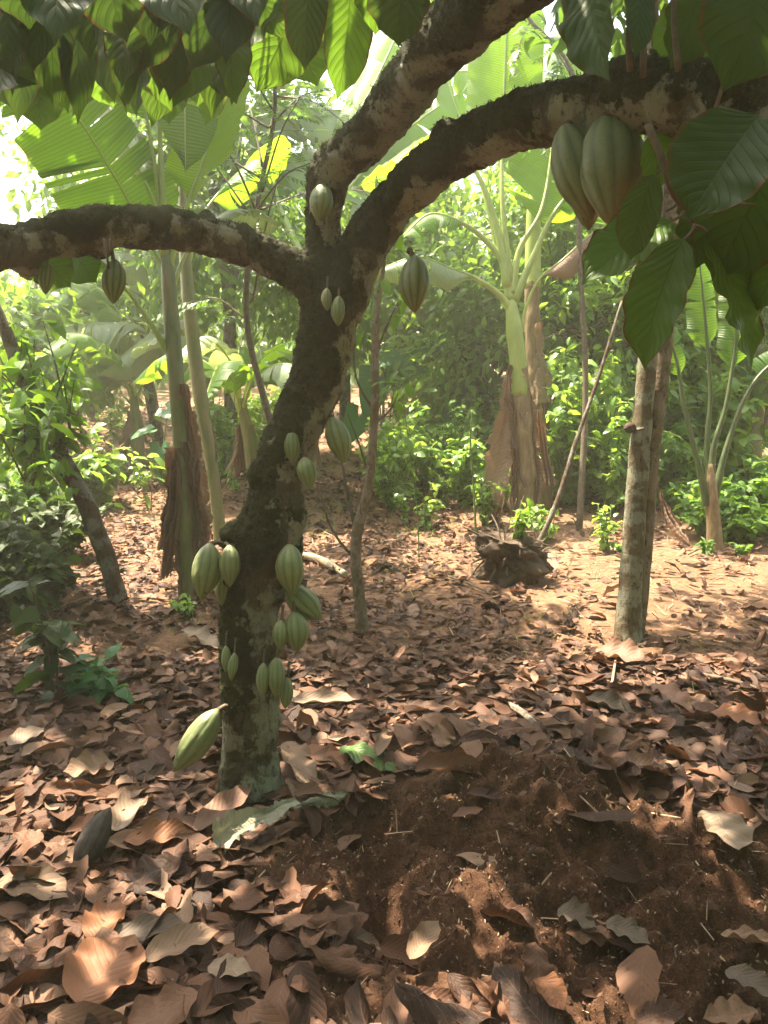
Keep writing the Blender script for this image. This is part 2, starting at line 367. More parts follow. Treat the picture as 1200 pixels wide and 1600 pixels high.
def podmat2():
    m, nt = newmat('cacao_pod_browning'); co = N(nt, 'TexCoord').outputs['Object']
    t = N(nt, 'Attribute', attribute_name='tint').outputs['Fac']
    n0 = noise(nt, 11, 5, .65, co); n1 = noise(nt, 80, 6, .7, co)
    x = N(nt, 'SeparateXYZ', {0: co})
    g = mth(nt, 'ADD', mth(nt, 'MULTIPLY', x.outputs[2], -3.2), mth(nt, 'MULTIPLY', x.outputs[0], 5.5))
    g = mth(nt, 'ADD', g, mth(nt, 'MULTIPLY', n0, .6))
    base = ramp(nt, t, [(0, (.085, .115, .045)), (.6, (.135, .175, .075)), (1, (.19, .23, .11))])
    c = mixc(nt, ramp(nt, g, [(.72, (0, 0, 0)), (1.15, (.8, .8, .8))]), base, (.19, .13, .06))
    c = mixc(nt, ramp(nt, n1, [(.56, (0, 0, 0)), (.7, (.7, .7, .7))]), c, (.12, .085, .05))
    finish(nt, pbsdf(nt, c, .5, bump(nt, mth(nt, 'ADD', n1, n0), .7, .003), .4))
    return m
M['podbrown'] = podmat2()

def soilmat():
    m, nt = newmat('earth'); co = N(nt, 'TexCoord').outputs['Object']
    soil_dark = N(nt, 'Attribute', attribute_name='tint').outputs['Fac']
    n0 = noise(nt, 2.2, 5, .6, co); n1 = noise(nt, 24, 8, .7, co); n2 = noise(nt, 150, 5, .75, co); n3 = noise(nt, 60, 3, .6, co)
    dry = ramp(nt, mth(nt, 'ADD', mth(nt, 'MULTIPLY', n0, .5), mth(nt, 'MULTIPLY', n1, .5)), [(.3, (.13, .066, .036)), (.52, (.24, .135, .078)), (.72, (.36, .23, .14))])
    wc = ramp(nt, mth(nt, 'ADD', mth(nt, 'MULTIPLY', n1, .55), mth(nt, 'MULTIPLY', n2, .45)), [(.32, (.030, .014, .008)), (.5, (.095, .045, .025)), (.66, (.19, .10, .058))])
    c = mixc(nt, soil_dark, dry, wc)
    c = mixc(nt, ramp(nt, n2, [(.67, (0, 0, 0)), (.74, (.8, .8, .8))]), c, (.36, .25, .17))
    c = mixc(nt, ramp(nt, n3, [(.30, (.7, .7, .7)), (.38, (0, 0, 0))]), c, (.05, .03, .02))
    h = mth(nt, 'ADD', n1, mth(nt, 'MULTIPLY', n2, .6))
    finish(nt, pbsdf(nt, c, .92, bump(nt, h, 1.0, .018), .2)); return m
M['soil'] = soilmat()

# ------------------------------------------------------------------ the ground
def axis(lo, f0, f1, hi, fine, grow=1.07):
    a = list(np.arange(f0, f1, fine)); s = fine
    up = []; x = a[-1]
    while x < hi: s *= grow; x += s; up.append(x)
    s = fine; x = f0; dn = []
    while x > lo: s *= grow; x -= s; dn.append(x)
    return np.array(dn[::-1] + a + up)
gx = axis(-58, -1.25, 1.25, 58, .0115); gy = axis(-40, 1.25, 3.1, 60, .0115, 1.045)
X, Y = np.meshgrid(gx, gy, indexing='ij')
Z = ground(X, Y)
soil_dark = np.maximum(soilmask(X, Y), .35 * (1 - sstep(2.5, 5.5, Y)))  # dug soil mask, plus darker earth towards the camera
mb = MB(); mb.add(np.stack([X, Y, Z], -1).reshape(-1, 3), gridF(len(gx) - 1, len(gy) - 1)[:, ::-1], None, soil_dark.ravel())
gnd = mb.build('ground', M['soil']); tag(gnd, 'reddish brown plantation floor with freshly dug dark soil in front', kind='structure')

# ------------------------------------------------------------------ generic builders
def stem_plant(name, base, label, cat, group=None, h=.9, nst=6, spread=.35, leafL=.11, leafW=.055, per=14, mat='weed', kind='ovate', seed=0, lean=(0, 0), stem='greenstem', sr=.004, lo=.15, tint=(0, 1), sub=2):
    rg = np.random.default_rng(seed); base = np.array(base, float)
    root = empty(name, base, label, cat, group)
    sm = MB(); lm = MB(); B = []; D = []; U = []
    for k in range(nst):
        a = rg.uniform(0, 6.283); hh = h * rg.uniform(.55, 1.05); r = spread * rg.uniform(.2, 1)
        tip = base + np.array([math.cos(a) * r + lean[0] * hh, math.sin(a) * r + lean[1] * hh, hh])
        midp = base + (tip - base) * .5 + np.array([math.cos(a), math.sin(a), 0]) * -r * .15 + rg.normal(size=3) * .03 * h
        st = base + np.array([math.cos(a), math.sin(a), -.02 / .02 * .02]) * min(.04, .08 * spread)
        P = tube(sm, [st, midp, tip], [sr * 1.5, sr, sr * .4], 5, 9)
        paths = [P]
        for q in range(sub):
            i = rg.integers(3, 7); d = nrm(rg.normal(size=3) + np.array([0, 0, .7])); e = P[i] + d * hh * rg.uniform(.2, .4)
            paths.append(tube(sm, [P[i], P[i] * .5 + e * .5 + [0, 0, .02], e], [sr * .7, sr * .5, sr * .3], 4, 6))
        for P in paths:
            n = per if P is paths[0] else per // 2
            for t in rg.uniform(lo if P is paths[0] else .15, 1, n):
                f = t * (len(P) - 1); i = min(int(f), len(P) - 2); p = P[i] + (P[i + 1] - P[i]) * (f - i)
                dd = rg.normal(size=3); dd[2] = dd[2] * .4 - .1; dd = nrm(dd)
                B.append(p); D.append(dd); U.append(nrm(np.array([0, 0, 1.0]) + rg.normal(size=3) * .35))
    T = leafgrid(1, leafW / leafL, 6, 2, .7, .25, .12, 2, seed=seed, kind=kind)
    n = len(B); scatter(lm, T, B, D, U, leafL * rg.uniform(.55, 1.25, n), rg.uniform(tint[0], tint[1], n))
    sm.build('stem', M[stem], root); lm.build('foliage', M[mat], root)
    return root

def blob_points(rg, n, c, rad, clumps, cs):
    K = rdir(clumps, rg) * rg.uniform(.35, 1, (clumps, 1)) ** .5
    k = rg.integers(0, clumps, n)
    P = K[k] + rg.normal(size=(n, 3)) * cs
    return P * rad + c, nrm(K[k] + rg.normal(size=(n, 3)) * .8)
def forest_tree(base, h, rad, n, label, group, seed, mat='forest', leaf=.2, crownz=.65, clumps=26, name='forest_tree', tr=.09, tint=(0, 1), bark_='darkbark', cs=.17):
    rg = np.random.default_rng(seed); base = np.array(base, float)
    root = empty(name, base, label, 'tree', group)
    tm = MB(); top = base + [rg.normal() * .3, rg.normal() * .3, h * .9]
    P = tube(tm, [base - [0, 0, .1], base + (top - base) * .5 + rg.normal(size=3) * .12 * np.array([1, 1, 0]), top], [tr, tr * .7, tr * .2], 10, 16, rough=.2, seed=seed)
    c = base + [0, 0, h * crownz]; rad = np.array(rad)
    for q in range(9):
        i = rg.integers(6, 14); d = rdir(1, rg)[0]; d[2] = abs(d[2]) * .6; e = c + d * rad * .8
        tube(tm, [P[i], P[i] * .5 + e * .5 + [0, 0, .1], e], [tr * .4, tr * .22, tr * .07], 6, 8)
    tm.build('trunk', M[bark_], root)
    B, D = blob_points(rg, n, c, rad, clumps, cs)
    D[:, 2] -= .35
    B[:, 2] = np.maximum(B[:, 2], ground(B[:, 0], B[:, 1]) + .05)
    cm = MB(); T = leafgrid(1, .42, 3, 2, .6, .2, .05, 2, seed=seed, kind='ovate')
    scatter(cm, T, B, nrm(D), nrm(np.array([0, 0, 1.0]) + rg.normal(size=(n, 3)) * .5), leaf * rg.uniform(.6, 1.3, n), rg.uniform(tint[0], tint[1], n))
    cm.build('crown', M[mat], root)
    return root

def blade(mb, P, W, roll=0., aL=.3, aR=.3, tears=6, seed=0, up=(0, 0, 1), tint=.5, nv=5, base_u=0., droop_tip=0.):
    rg = np.random.default_rng(seed); n = len(P); T = nrm(np.gradient(P, axis=0)); up = nrm(np.array(up, float))
    side = nrm(np.cross(T, np.broadcast_to(up, T.shape))); nn = np.cross(side, T)
    cr, sr = math.cos(roll), math.sin(roll); side, nn = side * cr + nn * sr, nn * cr - side * sr
    L = np.concatenate([[0], np.cumsum(np.linalg.norm(np.diff(P, axis=0), axis=1))]); u = L / L[-1]
    wd = W * np.minimum(1, (u / .14 + .03) ** .55) * np.minimum(1, np.clip((1 - u) / .30, 0, 1) ** .55)
    for sg, a0 in ((-1, aL), (1, aR)):
        cuts = sorted(set([0] + list(rg.integers(2, n - 2, tears)) + [n - 1])) if tears else [0, n - 1]
        for k in range(len(cuts) - 1):
            i0, i1 = cuts[k], cuts[k + 1]
            if i1 <= i0: continue
            a = a0 + rg.normal() * (.16 if tears else .03); sk = rg.normal() * .05
            ii = np.arange(i0, i1 + 1); s = np.linspace(0, 1, nv + 1)
            sh = np.zeros(len(ii))
            con = (L[ii].mean() - L[ii])[:, None] * (.20 if tears else 0) * s[None] ** 1.3
            aa = a * s[None] * 1.0 + .04 * np.sin(ii[:, None] * 1.7 + seed) * s[None]
            ws = wd[ii][:, None] * s[None]
            V = P[ii][:, None] + side[ii][:, None] * (sg * ws * np.cos(aa))[..., None] - nn[ii][:, None] * (ws * np.sin(aa))[..., None] + T[ii][:, None] * (ws * (.22 + sk) + con)[..., None]
            uv = np.stack([np.broadcast_to(.5 + sg * s[None] * .5, ws.shape), base_u + L[ii][:, None] + ws * .0 + 0 * s[None]], -1)
            mb.add(V.reshape(-1, 3), gridF(len(ii) - 1, nv), uv.reshape(-1, 2), tint)
def banana_leaf(root, pts, W, frac=.35, roll=0., aL=.4, aR=.4, tears=7, seed=0, up=(0, 0, 1), mat='banana', tint=.5, pr=.013, n=44, label=None, petmat='petiole'):
    P = catmull(pts, n); k = int(n * frac)
    mb = MB(); blade(mb, P[k:], W, roll, aL, aR, tears, seed, up, tint)
    lf = mb.build('leaf', M[mat], root)
    if label: lf['label'] = label
    mr = MB(); tube(mr, P, np.interp(np.arange(n), [0, k * .4, k, n - 1], [pr * 1.9, pr * 1.15, pr * .75, pr * .2]), 9)
    mr.build('midrib', M[petmat], lf)
    return lf
def dry_sheet(root, top, bot, W, seed=0, side=None, mat='drybanana', prof='tear', name='dry_leaf', pleat=5, tint=.5, bow=.06):
    rg = np.random.default_rng(seed); top, bot = np.array(top, float), np.array(bot, float)
    W = W * .62; nu, nv = 34, 22; t = np.linspace(0, 1, nu + 1)[:, None]; s = np.linspace(-1, 1, nv + 1)[None]
    d = nrm(bot - top); sd = np.array([1.0, 0, 0]) if side is None else nrm(side); sd = nrm(sd - d * (sd @ d)); n = np.cross(sd, d)
    w = {'tear': .12 + .88 * np.sin(math.pi * np.clip(t, 0, 1) ** 1.35) ** .8, 'strip': .55 + .45 * np.sin(t * 3.1), 'skirt': .35 + .65 * t ** .7}[prof] * W
    jag = 1 + .38 * fbm(t * 8, np.sign(s) * 3 + 0 * t, 0, seed) + .3 * np.abs(s) ** 3 * vnoise(t * 30, np.sign(s) * 3 + 0 * t, 0, seed + 7)
    x = s * w * jag * (1 - .25 * np.abs(np.sin(pleat * s * 1.2 + t)))
    z = w * .38 * np.sin(pleat * s * 1.7 + 2.2 * t + seed) + .18 * W * fbm(t * 5 + seed, s * 2.5, 0, seed + 3)
    L = np.linalg.norm(bot - top)
    P = top + d * (t * L)[..., None] + sd * x[..., None] + n * (z + bow * np.sin(t * 3.1))[..., None] + sd * (.05 * L * fbm(t * 3, 0 * t, 0, seed + 9))[..., None]
    e = d * (.05 * L * fbm(s * 5, 0 * s, 0, seed + 5) * t)[..., None]; P = P + e
    uv = np.stack(np.broadcast_arrays(s * .5 + .5, t * L * .7), -1)
    mb = MB(); mb.add(P.reshape(-1, 3), gridF(nu, nv), uv.reshape(-1, 2), tint)
    return mb.build(name, M[mat], root)
def pxw(px, d): return px * d / FPX            # photo pixels at a depth -> metres

# ------------------------------------------------------------------ the cacao tree
DB = gdepth(390, 1238)
def pts(lst):
    return np.array([at(x, y, d) for x, y, wd, d in lst]), np.array([pxw(wd, d) / 2 for x, y, wd, d in lst])
base_pt = gp(390, 1238)
TR_ = [(390, 1290, 120, DB), (390, 1240, 104, DB), (391, 1195, 92, DB), (392, 1150, 88, DB - .02), (393, 1060, 90, DB - .05), (389, 960, 86, DB - .07), (402, 905, 96, DB - .08),
       (418, 850, 104, DB - .1), (430, 800, 90, DB - .1), (434, 760, 74, DB - .1), (446, 710, 76, DB - .1), (470, 660, 78, DB - .1), (489, 610, 82, DB - .1), (505, 560, 82, DB - .12), (516, 505, 86, DB - .14), (520, 455, 92, DB - .15)]
F0 = DB - .15
BA = [(520, 480, 80, F0), (490, 440, 66, F0 - .02), (445, 415, 58, F0 - .05), (400, 394, 54, F0 - .08), (330, 371, 58, F0 - .15), (260, 358, 62, F0 - .22), (180, 356, 62, F0 - .3), (100, 368, 64, F0 - .38), (0, 388, 66, F0 - .5), (-140, 400, 70, F0 - .65), (-320, 380, 72, F0 - .8)]
BB = [(516, 470, 80, F0), (507, 410, 60, F0), (507, 360, 54, F0), (508, 310, 58, F0 - .03), (520, 268, 66, F0 - .08), (560, 228, 70, F0 - .15), (606, 180, 76, F0 - .25), (645, 125, 84, F0 - .4), (690, 70, 92, F0 - .55), (765, 0, 104, F0 - .75), (880, -90, 118, F0 - .95), (1000, -190, 120, F0 - 1.1)]
BC = [(528, 490, 80, F0), (550, 430, 74, F0 - .02), (585, 360, 70, F0 - .08), (635, 300, 70, F0 - .18), (700, 247, 72, F0 - .32), (765, 210, 78, F0 - .47), (830, 187, 84, F0 - .62), (905, 170, 88, F0 - .78), (990, 152, 100, F0 - .92), (1080, 156, 112, F0 - 1.02), (1190, 178, 132, F0 - 1.12), (1300, 200, 145, F0 - 1.2), (1450, 190, 160, F0 - 1.25)]
tmb = MB()
for L_ in (TR_, BA, BB, BC):
    P, r = pts(L_); tube(tmb, P, r, 28, 60, rough=0)
def ball(mb, c, r, n=10):
    th = np.linspace(0, math.pi, n + 1)[:, None]; ph = np.linspace(0, 2 * math.pi, 2 * n + 1)[None]
    V = np.stack([np.sin(th) * np.cos(ph), np.sin(th) * np.sin(ph), np.cos(th) + 0 * ph], -1) * np.asarray(r) + np.asarray(c)
    mb.add(V.reshape(-1, 3), gridF(n, 2 * n))
for x, y, wd in [(462, 812, 40), (372, 842, 52), (398, 870, 70), (360, 905, 36), (452, 860, 40), (415, 745, 46), (505, 420, 60), (470, 690, 40), (372, 960, 46), (520, 520, 66), (430, 930, 36)]:
    ball(tmb, at(x, y, DB - .12), pxw(wd, DB) / 2)
for x, y, wd, d in [(668, 95, 60, F0 - .45), (1010, 120, 60, F0 - .95), (935, 195, 50, F0 - .85), (1160, 225, 60, F0 - 1.08), (325, 350, 36, F0 - .15), (160, 385, 40, F0 - .3), (40, 412, 46, F0 - .4), (700, 215, 50, F0 - .32)]:
    ball(tmb, at(x, y, d), pxw(wd, d) / 2)
for a in np.linspace(0, 6.28, 6)[:-1]:           # root flare
    o = base_pt + np.array([math.cos(a), math.sin(a), 0]) * .10
    tube(tmb, [o + [0, 0, -.06], base_pt + np.array([math.cos(a), math.sin(a), 0]) * .065 + [0, 0, .06], base_pt + np.array([math.cos(a), math.sin(a), 0]) * .03 + [0, 0, .24]], [.045, .05, .03], 10, 8)
tmp = tmb.build('tmp_trunk', M['bark'])
rm = tmp.modifiers.new('r', 'REMESH'); rm.mode = 'VOXEL'; rm.voxel_size = .0062; rm.use_smooth_shade = True
sm = tmp.modifiers.new('s', 'SMOOTH'); sm.iterations = 9; sm.factor = .6
dg = bpy.context.evaluated_depsgraph_get(); em = bpy.data.meshes.new_from_object(tmp.evaluated_get(dg), depsgraph=dg)
bpy.data.objects.remove(tmp)
nv_ = len(em.vertices); co = np.empty(nv_ * 3, np.float32); em.vertices.foreach_get('co', co); co = co.reshape(-1, 3).astype(float)
no = np.empty(nv_ * 3, np.float32); em.vertices.foreach_get('normal', no); no = no.reshape(-1, 3).astype(float)
dsp = .015 * fbm(co[:, 0] * 14, co[:, 1] * 14, co[:, 2] * 12, 41, 3) + .010 * fbm(co[:, 0] * 55, co[:, 1] * 55, co[:, 2] * 50, 42, 3)
mossa = fbm(co[:, 0] * 6, co[:, 1] * 6, co[:, 2] * 5, 44, 3)
mz = .38 + .30 * np.clip(no[:, 2], -1, 1) - .20 * no[:, 0] + .55 * mossa
hz = co[:, 2]; mz = mz - .22 * (hz < .42) * 1 + .10 * sstep(.7, .95, hz) * (1 - sstep(1.2, 1.4, hz))
xt = to_px(co)[0]; mz = mz - .22 * sstep(600, 1150, xt)
dsp = dsp + .006 * sstep(.3, .7, mz) * (1 + fbm(co[:, 0] * 110, co[:, 1] * 110, co[:, 2] * 110, 48, 2))
co2 = co + no * dsp[:, None]
em.vertices.foreach_set('co', (co2 - base_pt).astype(np.float32).ravel())
ta = em.attributes.get('tint') or em.attributes.new('tint', 'FLOAT', 'POINT')
if ta.domain != 'POINT' or len(ta.data) != nv_:
    em.attributes.remove(ta); ta = em.attributes.new('tint', 'FLOAT', 'POINT')
ta.data.foreach_set('value', mz.astype(np.float32)); em.update()
em.materials.clear(); em.materials.append(M['bark'])
cacao = empty('cacao_tree', base_pt, 'large mossy cacao tree with a crooked trunk forking into three thick limbs', 'tree')
tr = bpy.data.objects.new('trunk', em); COL.objects.link(tr); tr.parent = cacao
# moss tufts that roughen the outline
rg = np.random.default_rng(5)
cand = np.where((mz > .34) & (hz > .25))[0]; pick = rg.choice(cand, 15000)
mm = MB(); tv = (np.array([[-.5, 0, 0], [.5, 0, 0], [.25, 1, 0], [-.25, 1, 0.15]]), np.array([[0, 1, 2, 3]]), np.zeros((4, 2)))
dd = nrm(no[pick] + rg.normal(size=(15000, 3)) * .6 + [0, 0, -.25])
tvw = (tv[0] * [.22, 1, 1], tv[1], tv[2])
scatter(mm, tvw, co2[pick] - no[pick] * .003, dd, rdir(15000, rg), rg.uniform(.004, .013, 15000), rg.uniform(0, 1, 15000))
mo = mm.build('moss', solid('moss', [(.3, (.03, .03, .012)), (.7, (.10, .105, .04))], 40, .95), cacao); mo['kind'] = 'stuff'

# crown overhead: drooping leaf bunches, gaps cut so sun lands on chosen ground patches
def lit_patch(P):
    t = P[:, 2] / SUND[2]; g = P - t[:, None] * np.array(SUND)
    px, py, d = to_px(g); m = np.zeros(len(P), bool)
    for cx, cy, rx, ry in [(95, 1275, 100, 48), (40, 1340, 55, 26), (205, 1255, 40, 26), (757, 1440, 58, 70), (490, 1425, 36, 42), (740, 1560, 60, 26), (1090, 1530, 80, 26), (480, 1105, 45, 40), (375, 1285, 50, 28),
                           (1100, 1235, 50, 20), (870, 1145, 40, 22), (300, 1035, 45, 22), (1105, 1290, 20, 22), (60, 1165, 60, 22), (1000, 1330, 30, 20), (90, 1010, 90, 60), (210, 930, 90, 40), (560, 1180, 40, 20), (920, 1010, 80, 30), (640, 1130, 30, 20), (1150, 1050, 60, 24), (930, 1560, 30, 20), (720,1060,60,25)]:
        m |= (((px - cx) / rx) ** 2 + ((py - cy) / ry) ** 2 < 1) & (d > .5)
    return m
def canopy(root, area, n, zr, seed, name='crown', bunch=9, L=.22, keepfar=1.0):
    rg = np.random.default_rng(seed); nb = n // bunch
    bx = rg.uniform(area[0], area[1], nb); by = rg.uniform(area[2], area[3], nb); bz = rg.uniform(zr[0], zr[1], nb)
    bz = np.maximum(bz, 1.45 + .47 * np.maximum(by, 0) + .25)
    C = np.stack([bx, by, bz], -1); C = C[fbm(bx * .8, by * .8, 0, seed, 2) > -.22]; nb = len(C)
    P = np.repeat(C, bunch, 0) + rg.normal(size=(nb * bunch, 3)) * [.11, .11, .05]; D = rg.normal(size=(nb * bunch, 3)); D[:, 2] = D[:, 2] * .35 - .55; D = nrm(D)
    k = ~(lit_patch(P + D * L * .5) | lit_patch(P) | lit_patch(P + D * L))
    t = P[:, 2] / SUND[2]; g = P - t[:, None] * np.array(SUND)
    far = sstep(3.2, 4.6, g[:, 1]); k &= rg.uniform(size=len(P)) > far * (1 - keepfar)
    P, D = P[k], D[k]; n_ = len(P)
    cm = MB(); T = leafgrid(1, .36, 5, 2, .8, .25, .08, 3, seed=2)
    scatter(cm, T, P, D, nrm(np.array([0, 0, 1.0]) + rg.normal(size=(n_, 3)) * .4), L * rg.uniform(.7, 1.2, n_), rg.uniform(0, 1, n_))
    cm.build(name, M['canopy'], root)
    tw = MB()
    hubs = [np.array([-1.6, 1.5, 2.0]), np.array([.6, .9, 2.35]), np.array([1.5, .9, 1.9])]
    for h_ in hubs:
        for q in range(7):
            c = C[rg.integers(0, nb)]; tube(tw, [h_, h_ * .5 + c * .5 + [0, 0, .15], c], [.016, .01, .004], 5, 10)
    return tw
tw = canopy(cacao, (-4.5, 4.2, -2.5, 4.6), 24000, (2.5, 3.7), 3, keepfar=.22)
P_, r_ = pts(BA[-1:] + [(-500, 200, 40, F0 - 1)]); tube(tw, [P_[0], [-1.6, 1.5, 2.0]], [.05, .03], 8, 6)
P_, r_ = pts(BB[-1:]); tube(tw, [P_[0], [.6, .9, 2.35]], [.05, .03], 8, 6)
P_, r_ = pts(BC[-1:]); tube(tw, [P_[0], [1.5, .9, 1.9]], [.05, .03], 8, 6)

# big drooping leaves close to the camera: (base px, tip px, width px, depth, material, tint)
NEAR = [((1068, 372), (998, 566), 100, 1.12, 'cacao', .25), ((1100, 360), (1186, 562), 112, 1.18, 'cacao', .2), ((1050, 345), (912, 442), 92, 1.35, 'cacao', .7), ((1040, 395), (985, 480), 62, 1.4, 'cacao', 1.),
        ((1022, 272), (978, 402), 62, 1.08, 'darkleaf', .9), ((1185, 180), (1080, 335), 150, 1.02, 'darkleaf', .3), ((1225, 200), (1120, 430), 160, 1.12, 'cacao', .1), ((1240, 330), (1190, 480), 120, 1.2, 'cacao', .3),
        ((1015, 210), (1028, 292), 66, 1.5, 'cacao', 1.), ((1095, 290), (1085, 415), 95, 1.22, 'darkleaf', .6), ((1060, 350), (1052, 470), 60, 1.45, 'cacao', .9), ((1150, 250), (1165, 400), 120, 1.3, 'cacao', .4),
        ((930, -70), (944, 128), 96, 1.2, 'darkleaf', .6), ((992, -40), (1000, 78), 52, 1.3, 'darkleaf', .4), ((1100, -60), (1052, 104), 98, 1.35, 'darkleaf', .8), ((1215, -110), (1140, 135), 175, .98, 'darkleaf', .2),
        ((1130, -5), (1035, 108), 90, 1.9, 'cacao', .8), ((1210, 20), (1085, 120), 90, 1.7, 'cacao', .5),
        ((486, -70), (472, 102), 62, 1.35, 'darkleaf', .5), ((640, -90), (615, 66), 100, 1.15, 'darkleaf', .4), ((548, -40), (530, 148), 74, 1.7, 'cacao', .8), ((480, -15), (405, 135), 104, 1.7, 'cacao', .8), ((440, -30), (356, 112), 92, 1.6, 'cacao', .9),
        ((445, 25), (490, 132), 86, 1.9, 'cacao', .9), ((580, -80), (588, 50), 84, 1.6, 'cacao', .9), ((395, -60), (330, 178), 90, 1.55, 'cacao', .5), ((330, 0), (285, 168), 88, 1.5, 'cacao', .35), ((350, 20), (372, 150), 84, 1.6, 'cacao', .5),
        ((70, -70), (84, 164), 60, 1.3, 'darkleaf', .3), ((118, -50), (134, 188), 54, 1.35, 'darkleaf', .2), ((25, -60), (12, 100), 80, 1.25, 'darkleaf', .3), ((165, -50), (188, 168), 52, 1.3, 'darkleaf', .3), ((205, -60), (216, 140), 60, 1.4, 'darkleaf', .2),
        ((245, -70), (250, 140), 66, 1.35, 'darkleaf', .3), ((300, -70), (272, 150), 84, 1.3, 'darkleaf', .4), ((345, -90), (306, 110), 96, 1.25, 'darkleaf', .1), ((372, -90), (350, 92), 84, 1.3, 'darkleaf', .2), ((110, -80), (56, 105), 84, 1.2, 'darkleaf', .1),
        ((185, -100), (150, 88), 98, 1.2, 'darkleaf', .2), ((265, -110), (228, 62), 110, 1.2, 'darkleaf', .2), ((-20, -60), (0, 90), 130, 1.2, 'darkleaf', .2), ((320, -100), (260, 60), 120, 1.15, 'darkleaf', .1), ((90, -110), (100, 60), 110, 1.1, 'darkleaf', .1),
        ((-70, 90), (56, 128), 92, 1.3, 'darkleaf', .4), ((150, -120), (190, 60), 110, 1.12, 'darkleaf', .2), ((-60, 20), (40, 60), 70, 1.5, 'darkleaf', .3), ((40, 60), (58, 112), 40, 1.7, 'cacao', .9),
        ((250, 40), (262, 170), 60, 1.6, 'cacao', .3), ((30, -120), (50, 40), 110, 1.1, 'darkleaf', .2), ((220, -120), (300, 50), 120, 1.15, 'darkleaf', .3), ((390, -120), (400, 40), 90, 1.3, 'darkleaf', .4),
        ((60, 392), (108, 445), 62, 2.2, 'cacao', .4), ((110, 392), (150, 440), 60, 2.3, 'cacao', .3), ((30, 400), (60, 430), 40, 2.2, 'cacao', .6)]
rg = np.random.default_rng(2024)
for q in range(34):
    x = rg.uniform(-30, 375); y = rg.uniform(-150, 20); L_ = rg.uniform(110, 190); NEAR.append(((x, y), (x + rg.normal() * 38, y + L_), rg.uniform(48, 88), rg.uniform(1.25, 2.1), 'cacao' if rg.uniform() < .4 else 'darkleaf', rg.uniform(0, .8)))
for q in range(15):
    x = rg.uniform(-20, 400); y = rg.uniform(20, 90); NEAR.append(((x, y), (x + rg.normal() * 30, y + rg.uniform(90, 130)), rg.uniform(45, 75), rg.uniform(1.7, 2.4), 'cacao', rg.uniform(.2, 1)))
hubsL = [at(200, -160, 1.4), at(450, -130, 1.6), at(1050, -150, 1.3), at(1070, 330, 1.15), at(20, -150, 1.3), at(600, -140, 1.4)]
for i, (b, t, wpx, d, mt, ti) in enumerate(NEAR):
    rg = np.random.default_rng(100 + i)
    A = at(b[0], b[1], d); B_ = at(t[0], t[1], d + rg.uniform(-.06, .08)); L = np.linalg.norm(B_ - A)
    V, F, uv = leafgrid(L * 1.06, pxw(wpx, d) * 1.12, 18, 8, .45, rg.uniform(.1, .35), rg.uniform(.06, .16), 4.5, seed=i, twist=rg.uniform(-.3, .3))
    up = nrm(-CF + rg.normal(size=3) * .35 + [0, 0, .35]); dr = nrm(B_ - A)
    th = .22; Mx = frames((dr + np.cross(np.cross(dr, up), dr) * th)[None], up[None])[0]
    lm = MB(); lm.add(V @ Mx.T + A, F, uv, ti); lf = lm.build('leaf', M[mt], cacao)
    hub = min(hubsL, key=lambda h: np.linalg.norm(h - A)) if b[1] < 250 and b[1] < 0 else None
    if hub is not None: tube(tw, [A, A * .5 + hub * .5 + [0, 0, .02], hub], [.002, .0028, .004], 5, 7)
for h_ in hubsL:
    if h_[2] > 1.8:
        e = np.array([.6, .9, 2.35]) if h_[0] > -.1 else np.array([-1.6, 1.5, 2.0]); tube(tw, [h_, h_ * .5 + e * .5 + [0, 0, .1], e], [.006, .009, .014], 6, 8)
tube(tw, [at(1012, 195, 1.1), at(1035, 250, 1.1), at(1050, 300, 1.12), at(1075, 335, 1.14), at(1092, 358, 1.15)], [.0055, .005, .004, .0035, .002], 7, 14)
for a, b in [((1045, 285), (1062, 262)), ((1062, 262), (1050, 232)), ((1072, 330), (1100, 315)), ((1085, 350), (1068, 375)), ((1060, 315), (1040, 330)), ((1068, 330), (1050, 345)), ((1100, 315), (1130, 260)), ((1100, 315), (1180, 320)), ((1085, 352), (1103, 362)), ((1048, 240), (1025, 272)), ((1130, 262), (1190, 190))]:
    tube(tw, [at(*a, 1.13), at((a[0] + b[0]) / 2 + 4, (a[1] + b[1]) / 2, 1.13), at(*b, 1.13)], [.003, .0025, .002], 6, 6)
for a, b in [((1005, 120), (1022, -40)), ((985, 110), (990, 0)), ((1060, 110), (1058, -60))]:
    tube(tw, [at(*a, 1.3), at((a[0] + b[0]) / 2 - 6, (a[1] + b[1]) / 2, 1.3), at(*b, 1.3)], [.006, .005, .004], 6, 8)
for x0, y0, x1, y1 in [(105, 390, 75, 345), (170, 420, 162, 372), (170, 400, 172, 372)]:
    tube(tw, [at(x0, y0, 2.1), at(x1, y1, 2.1)], [.003, .004], 5, 4)
tw.build('twigs', M['twig'], cacao)

